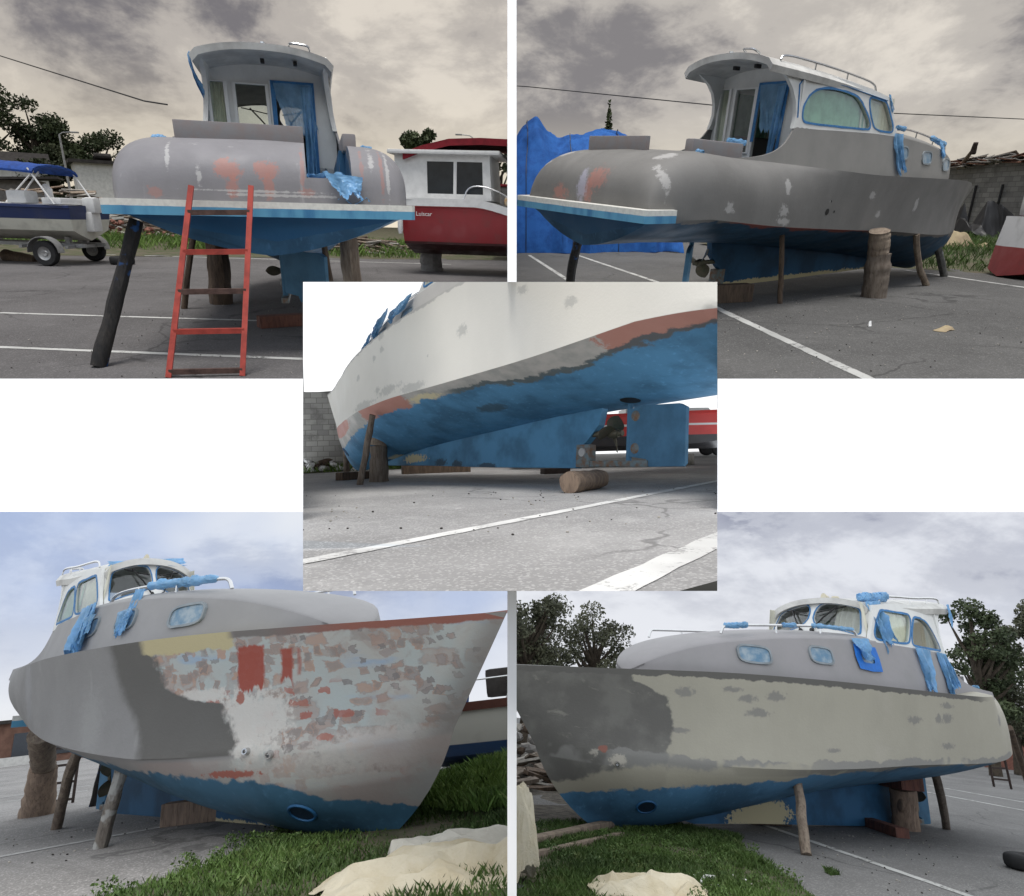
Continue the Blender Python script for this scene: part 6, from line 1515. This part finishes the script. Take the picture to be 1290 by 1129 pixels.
for i,(x,y) in enumerate(((1.2,.35),(4.2,.35),(1.2,-.35),(4.2,-.35))): 
    dd=Vector((-.637,-.77,0)); q=Vector((9.3,-4.4,Z))+dd*x+Vector((.77,-.637,0))*y; k=MB(); k.box((0,0,.12),(.4,.3,.30),bev=.02); single(k,'concrete_block',STONE,'pale concrete block carrying the bright red boat','block',q,0,'blocks under the bright red boat')
t=thing('van','white van parked far behind the rudder','van',(13.6,-17.2,Z),math.atan2(-.77,-.637))
k=MB(); k.panel([(-2.3,.35),(2.3,.35),(2.4,1.0),(1.7,1.25),(1.1,2.0),(-2.3,2.05)],[],.6,lambda a,b:(a,-.9,b),lambda a,b:(0,1.8,0)); k.build('body',WHITEP,t,0)
for a,b in ((-.9,.3),(.42,1.25)): k=MB(); k.panel([(a,1.25),(b+.2 if b>1 else b,1.25),(b-.1,1.85),(a,1.85)],[],.6,lambda p,q:(p,.905,q),lambda p,q:(0,.01,0)); k.build('window',GLZ,t,0)
for x in (-1.4,1.5):
    for s in (-.85,.85): k=MB(); k.lathe([(0,-.1),(.28,-.1),(.33,-.06),(.33,.06),(.28,.1),(0,.1)],Matrix.Translation((x,s,.33))@Matrix.Rotation(rad(90),4,'X'),20); k.build('wheel',RUBBER,t)
# ============================== yard seen from the bow
CUR='BL'; Z=ZG['BL']
prop('whitewashed pole prop with blue foot under the starboard side',(6.20,-1.14,Z),(6.47,-1.13,1.16),.055,.052,WOODW,31,.0)
prop('thin knotted branch prop leaning beside the whitewashed pole',(4.0,-.75,Z),(5.0,-.98,1.28),.05,.05,WOODG,32,.05)
k=MB(); tube_between(k,(0,0,0),(.30,-.10,.58),.20,.16,33,0,16); single(k,'log_stump',WOODP,'thick pale stump at the left below the stern, lower block','log',(1.75,-.25,Z)); k=MB(); tube_between(k,(0,0,0),(.55,-.25,.42),.14,.15,34,0,16); single(k,'log_stump',WOODG,'upper log block between the pale stump and the stern','log',(2.05,-.35,Z+.58))
block('pale squared timber lying under the keel amidships',(5.69,-.40,Z),(6.15,.0,Z),.18,.20,WOODP,seed=8); block('dark timber lying in shade behind the branch prop',(3.0,.3,Z),(3.6,.7,Z),.25,.22,WOODD,seed=9)
ladder('small dark ladder seen below the stern past the stump',(.6,.55,Z),(.35,.25,Z),(.75,.5,1.6),(.5,.2,1.6),5,DARKM,[DARKM],.018)
prop('dark straight prop behind the ladder under the stern',(1.9,.35,Z),(2.4,.30,1.5),.045,.045,BLACKP,35)
yline('BL',(5.15,-2.4),(5.72,-.45),.10,LINEB); yline('BL',(-6,-3.5),(-3.2,2.5),.12); yline('BL',(-4,-3.5),(-1.8,1.6),.12)
CUR='BL'
mnd=lambda x,y:.015+.10*sstep(.2,1.6,y-(8.2-x)*.4)*sstep(6.,8.5,x+y*.5)
gp=[(8.38,-2.3),(8.22,-1.30),(7.88,-.64),(7.42,-.10),(6.95,.6),(6.7,1.6),(7.6,2.6),(9.2,3.2),(12,1.5),(11.5,-2.3)]
earth(gp,Z+.004,EARTH,'verge',mnd,.2)
grass('grass',gp,Z,60000,.06,GRASSD,15,mnd)
gb=[(8.2,.4),(7.6,1.2),(7.7,2.4),(9.2,3.1),(11,1.6),(10.4,.6),(9.4,.1)]
grass('grass',gb,Z,26000,.12,GRASSM,16,lambda x,y:mnd(x,y)+.05)
crumple('cream canvas tarpaulin thrown down in folds on the grass under the bow','canvas_tarpaulin','tarpaulin',(10.12,-1.06,Z+.02),rad(38),.64,.46,.13,CANV,41,16,46,2.6)
crumple('grey white crumpled sheet spread behind the cream tarpaulin','canvas_sheet','tarpaulin',(9.86,-.62,Z+.03),rad(38),.52,.20,.11,CANVG,42,14,30,2.4)
rubble_heap('white pebbles and dried scraps strewn over the grass near the keel','pebbles','pebble_scatter',(8.6,-.75,Z+.01),rad(35),1.1,.6,.01,14,[STONE,WHITEP,WOODP],21,'pebble')
t=thing('motor_boat','white and blue boat with brown rubbing rail at the right edge','boat',(6.0,3.1,Z),math.atan2(.50,.86))
k=small_hull(5.5,2.0,.02,.20,.78,.4); k.build('hull',two_tone('hull_white_blue',(.012,.045,.12),(.50,.49,.44),.33,.4),t)
for s in (1,-1):
    k=MB(); k.sheet([[(lerp(-.02,5.5,i/20)+.4*(i/20)**3,s*1.04*(.9+.1*min(i/5,1))*(1-max(0,(i/20-.5)/.5)**2.2),.70+.12*(i/20)**2+o) for o in (0,.10)] for i in range(21)],(0,-s*.05,0)); k.build('rubbing_rail',plain('rail_brown',(.085,.03,.02),.5),t)
k=MB()
for x in (.2,1.1,2.0,2.9): k.tube([(x,-.9,.8),(x+.15,-.9,1.05)],.012,6)
k.tube([(.2,-.9,1.05),(3.2,-.88,1.08)],.012,6); k.build('guard_rail',COMMON['steel'],t)
k=MB(); k.box((1.6,0,1.0),(1.6,1.3,.35),bev=.06); k.build('cabin',ROOFD,t); k=MB(); k.box((.35,-.55,.90),(.35,.4,.22),bev=.08); k.build('cover',plain('cover_blue',(.02,.09,.33),.8),t)
k=MB(); k.box((0,0,1.2),(9,3,2.4)); t=thing('building','low brick red building far off past the stern','building',(-39,10.4,Z),rad(60)); k.build('wall',plain('brick_red_far',(.20,.11,.08),.9,var=.4,scale=2),t,0); k=MB(); k.box((0,0,2.5),(9.6,3.6,.2)); k.build('roof',ROOFD,t,0)
for x in (-3,-1,1,3): k=MB(); k.box((x,-1.53,1.1),(1.0,.06,1.4)); k.build('window',GLZ,t,0)
block_wall('low pale kerb wall along the far edge of the asphalt',(-37,4),(-36.5,16),.5,.3,WALLW,Z,0,2,'kerb_wall')
# ============================== yard seen from the port bow
CUR='BR'; Z=ZG['BR']
prop('knotty brown pole prop in front of the blue antifouling',(7.03,1.54,Z),(6.66,1.17,1.10),.05,.046,WOODG,41,.0)
k=MB(); tube_between(k,(0,0,0),(.06,.07,.50),.165,.16,42,0,16); st=thing('log_stump','pale sawn stump with a knot standing under the port quarter','log',(3.67,.25,Z)); k.build('log',WOODP,st); k=MB(); k.lathe([(0,.05),(.05,.045),(.08,.03),(.09,0)],Matrix.Translation((.165,.10,.30))@Matrix.Rotation(rad(80),4,'Y')@Matrix.Rotation(rad(30),4,'X'),14); k.build('knot',WOODP,st)
block('red brown block wedged between the stump and the hull',(3.70,.05,Z+.50),(3.95,.62,Z+.50),.30,.34,WOODR,seed=11)
prop('bent branch prop right of the stump under the stern',(2.74,.2,Z),(3.85,.85,1.30),.05,.055,WOODB,43,.03)
block('dark plank lying on the asphalt in front of the stump',(4.02,-.19,Z),(4.53,.80,Z),.16,.11,WOODR,'plank','plank',12)
block('brown timber block lying under the keel amidships',(6.15,-.08,Z),(5.6,.02,Z),.2,.18,WOODD,seed=13)
ladder('small dark ladder hanging below the stern at the right',(-3.78,-2.76,.74),(-4.12,-2.6,.72),(-3.44,-2.58,1.62),(-3.72,-2.42,1.68),4,DARKM,[DARKM],.02,None,.18,.92)
prop('dark prop at the right edge under the stern',(-3.6,-1.9,Z),(-1.5,-1.0,1.9),.05,.06,WOODD,44)
tyre('black tyre lying on the asphalt at the right edge',(4.80,2.30,Z+.0),RUBBER,.21,.14)
yline('BR',(6.0,.05),(6.95,3.3),.09); yline('BR',(-6.6,-6.3),(-4.6,-1.2),.12); yline('BR',(-3.9,-4.6),(-2.0,.6),.12)
CUR='BR'
gp=[(8.32,2.7),(7.62,1.32),(7.0,.62),(7.3,.1),(8.3,-.1),(9.3,.1),(10.4,1.0),(11.5,3.6),(9.5,4.2)]
earth(gp,Z+.004,EARTH,'verge',None,.2); grass('grass',gp,Z,60000,.06,GRASSD,25)
grass('weed',[(7.40,2.09),(7.56,2.12),(7.54,2.24),(7.40,2.22)],Z,260,.05,GRASSD,26)
earth([(7.3,.0),(9.3,.0),(11.5,.8),(14,-4),(12,-22),(0,-30),(4,-6)],Z+.003,GRAVEL,'gravel',None,.5)
rubble_heap('rubble bank of stones and rotten planks left of the bow','rubble','rubble_heap',(6.4,-5.2,Z),rad(20),6.0,3.0,1.0,260,[STONE,WALLG,WOODD,WOODB],27,'stone'); rubble_heap('rotten planks scattered on the rubble behind the stem','planks','plank_heap',(7.3,-3.4,Z),rad(10),4.0,1.8,.42,120,[WOODD,WOODB,STONE],28,'plank')
block('long weathered beam lying on the ground beneath the forefoot',(10.1,1.25,Z),(8.2,.15,Z),.10,.07,WOODG,'beam','beam',14); block('second weathered beam lying nearer the grass below the forefoot',(10.1,1.55,Z),(8.6,.72,Z),.06,.05,WOODG,'beam','beam',15)
crumple('cream canvas tarpaulin with a blue cord bunched at the bottom of the grass','canvas_tarpaulin','tarpaulin',(9.66,2.54,Z+.01),rad(-6),.46,.26,.12,CANV,51,14,34,2.5)
crumple('cream canvas heap standing at the left edge beside the bow','canvas_heap','tarpaulin',(10.48,2.12,Z),rad(20),.17,.18,.55,CANV,52,11,10,1.)
rubble_heap('white sticks and bones of wood scattered on the dark grass','sticks','stick_scatter',(8.9,2.3,Z+.02),rad(10),.9,.6,.03,16,[STONE,WHITEP,WOODP],29,'pebble')
k=MB(); k.tube([(0,0,.01),(.16,.05,.025),(.26,.02,.015)],.012,7); single(k,'stick',WHITEP,'pale peeled branch lying right of the cream tarpaulin','stick',(9.12,2.42,Z+.02),rad(200))
for i,(x,y,hh,ww,lm,lb,sd) in enumerate(((2.6,-13.2,4.9,3.2,LEAF3,'dark tree at the left edge above the grey bow',61),(-1.9,-16.0,5.1,3.3,LEAF3,'round leafy tree second from the left above the bow',62),(-.2,-17.5,4.4,2.6,LEAF3,'lower tree filling the gap left of the round one',66),(-19.5,-11.5,7.4,3.8,LEAF1,'tall dark tree behind the curve of the cabin end',63),(-24.5,-13.2,6.9,3.6,LEAF3,'loose eucalyptus standing right of the tall dark tree',64),(-28.5,-13.0,9.0,3.4,LEAF3,'tall eucalyptus cut by the right edge',65))):
    tree('tree',lb,(x,y,Z),hh,ww,lm,9500,.058 if i<3 else .085,sd,.20,40,'trees behind the cream boat')
k=MB(); k.box((0,0,1.1),(7,3,2.2)); t=thing('building','low red building far behind the stern ladder','building',(-36,-19,Z),rad(200)); k.build('wall',plain('brick_red_low',(.22,.10,.075),.9,var=.4),t,0); k=MB(); k.box((0,0,2.25),(7.5,3.5,.15)); k.build('roof',WALLW,t,0); k=MB(); k.box((1,1.53,.9),(.9,.06,1.6)); k.build('door',GLZ,t,0)

def grit(p,label,loc,rz,L,W,n,mats,seed):
    global CUR
    CUR=p; o=rubble_heap(label,'grit','grit',(loc[0],loc[1],ZG[p]+.001),rz,L,W,.012,n,mats,seed,'pebble'); return o
GRITM=plain('grit_dark',(.05,.045,.04),.9,var=.5); GRITL=plain('grit_light',(.36,.34,.30),.9,var=.4)
grit('TR','crumbs of paint and grit scattered on the asphalt before the grey boat',(2.2,-2.6),rad(30),6,4,170,[GRITL,GRITM,GRITL],81)
grit('TL','specks of grit scattered on the asphalt round the red ladder',(1.5,1.2),0,6,4,110,[GRITM,GRITL,GRITM],82)
grit('C','crumbs of grit scattered on the pale asphalt before the skeg',(1.2,2.0),rad(40),6,4,120,[GRITM,GRITL],83)
grit('BL','crumbs of grit on the asphalt beside the whitewashed prop',(5.6,-.9),rad(60),5,2.4,120,[GRITM,GRITL],84)
grit('BR','crumbs of grit on the asphalt before the cream boat',(5.8,1.6),rad(60),4,2.6,120,[GRITM,GRITL],85)

CUR='BL'; weeds([(8.6,.3),(7.8,1.0),(7.8,2.2),(9.2,2.9),(10.6,1.4),(9.8,.3)],ZG['BL'],90,GRASSM,91,.016,lambda x,y:mnd(x,y)+.03); weeds([(8.1,-1.9),(7.7,-.8),(7.2,0.),(7.9,.2),(9.2,-1.),(9.4,-2.)],ZG['BL'],46,GRASSD,92,.011)
CUR='BR'; weeds([(8.2,2.5),(7.6,1.4),(7.2,.7),(8.3,.2),(10.,1.2),(9.6,3.)],ZG['BR'],70,GRASSD,93,.010)
# white partitions between the yards
WHITE=plain('partition_white',(.92,.92,.92),.7,var=.02,scale=1,bump=.02)
def part(u0,u1,v0,v1,d0,d1,name='partition_wall'):
    k=MB(); wedge(k,u0,u1,v0,v1,d0,d1); o=obj(name,k.mesh(name,0),WHITE); o.matrix_world=Matrix(); o['kind']='structure'; PANEL_OF.pop(o.name,None); return o
part(639.2,650.8,-300,355.3,4.6,40); part(639.2,650.8,744.6,1500,2.6,40)
part(-500,381.8,477.2,644.8,4.6,4.72); part(904,1790,477.2,644.8,4.6,4.72)

cut_all()

# camera
cd=bpy.data.cameras.new('camera'); cam=bpy.data.objects.new('camera',cd); COL.objects.link(cam)
cam.location=(0,0,0); cam.rotation_euler=(PI/2,0,0); cd.sensor_width=36; cd.lens=FPX/1290*36; cd.clip_start=.05; cd.clip_end=600
sc.camera=cam
# light
w=bpy.data.worlds.new('World'); sc.world=w; w.use_nodes=True; nt=w.node_tree
bg=nt.nodes['Background']; st=nt.nodes.new('ShaderNodeTexSky'); st.sky_type='NISHITA'; st.sun_disc=False
SE,SR=60,180
st.sun_elevation=rad(SE); st.sun_rotation=rad(SR)
hs=nt.nodes.new('ShaderNodeHueSaturation'); hs.inputs['Saturation'].default_value=.45
nt.links.new(st.outputs[0],hs.inputs['Color']); nt.links.new(hs.outputs[0],bg.inputs[0]); bg.inputs[1].default_value=.09
sd=bpy.data.lights.new('sun','SUN'); so=bpy.data.objects.new('sun',sd); COL.objects.link(so)
sd.energy=1.5; sd.angle=rad(25); sd.color=(1,.97,.92)
d=Vector((math.sin(rad(SR))*math.cos(rad(SE)),math.cos(rad(SR))*math.cos(rad(SE)),math.sin(rad(SE))))
so.rotation_euler=d.to_track_quat('Z','Y').to_euler()
sc.view_settings.view_transform='Standard'; sc.view_settings.look='None'; sc.view_settings.exposure=EXP; sc.view_settings.gamma=1
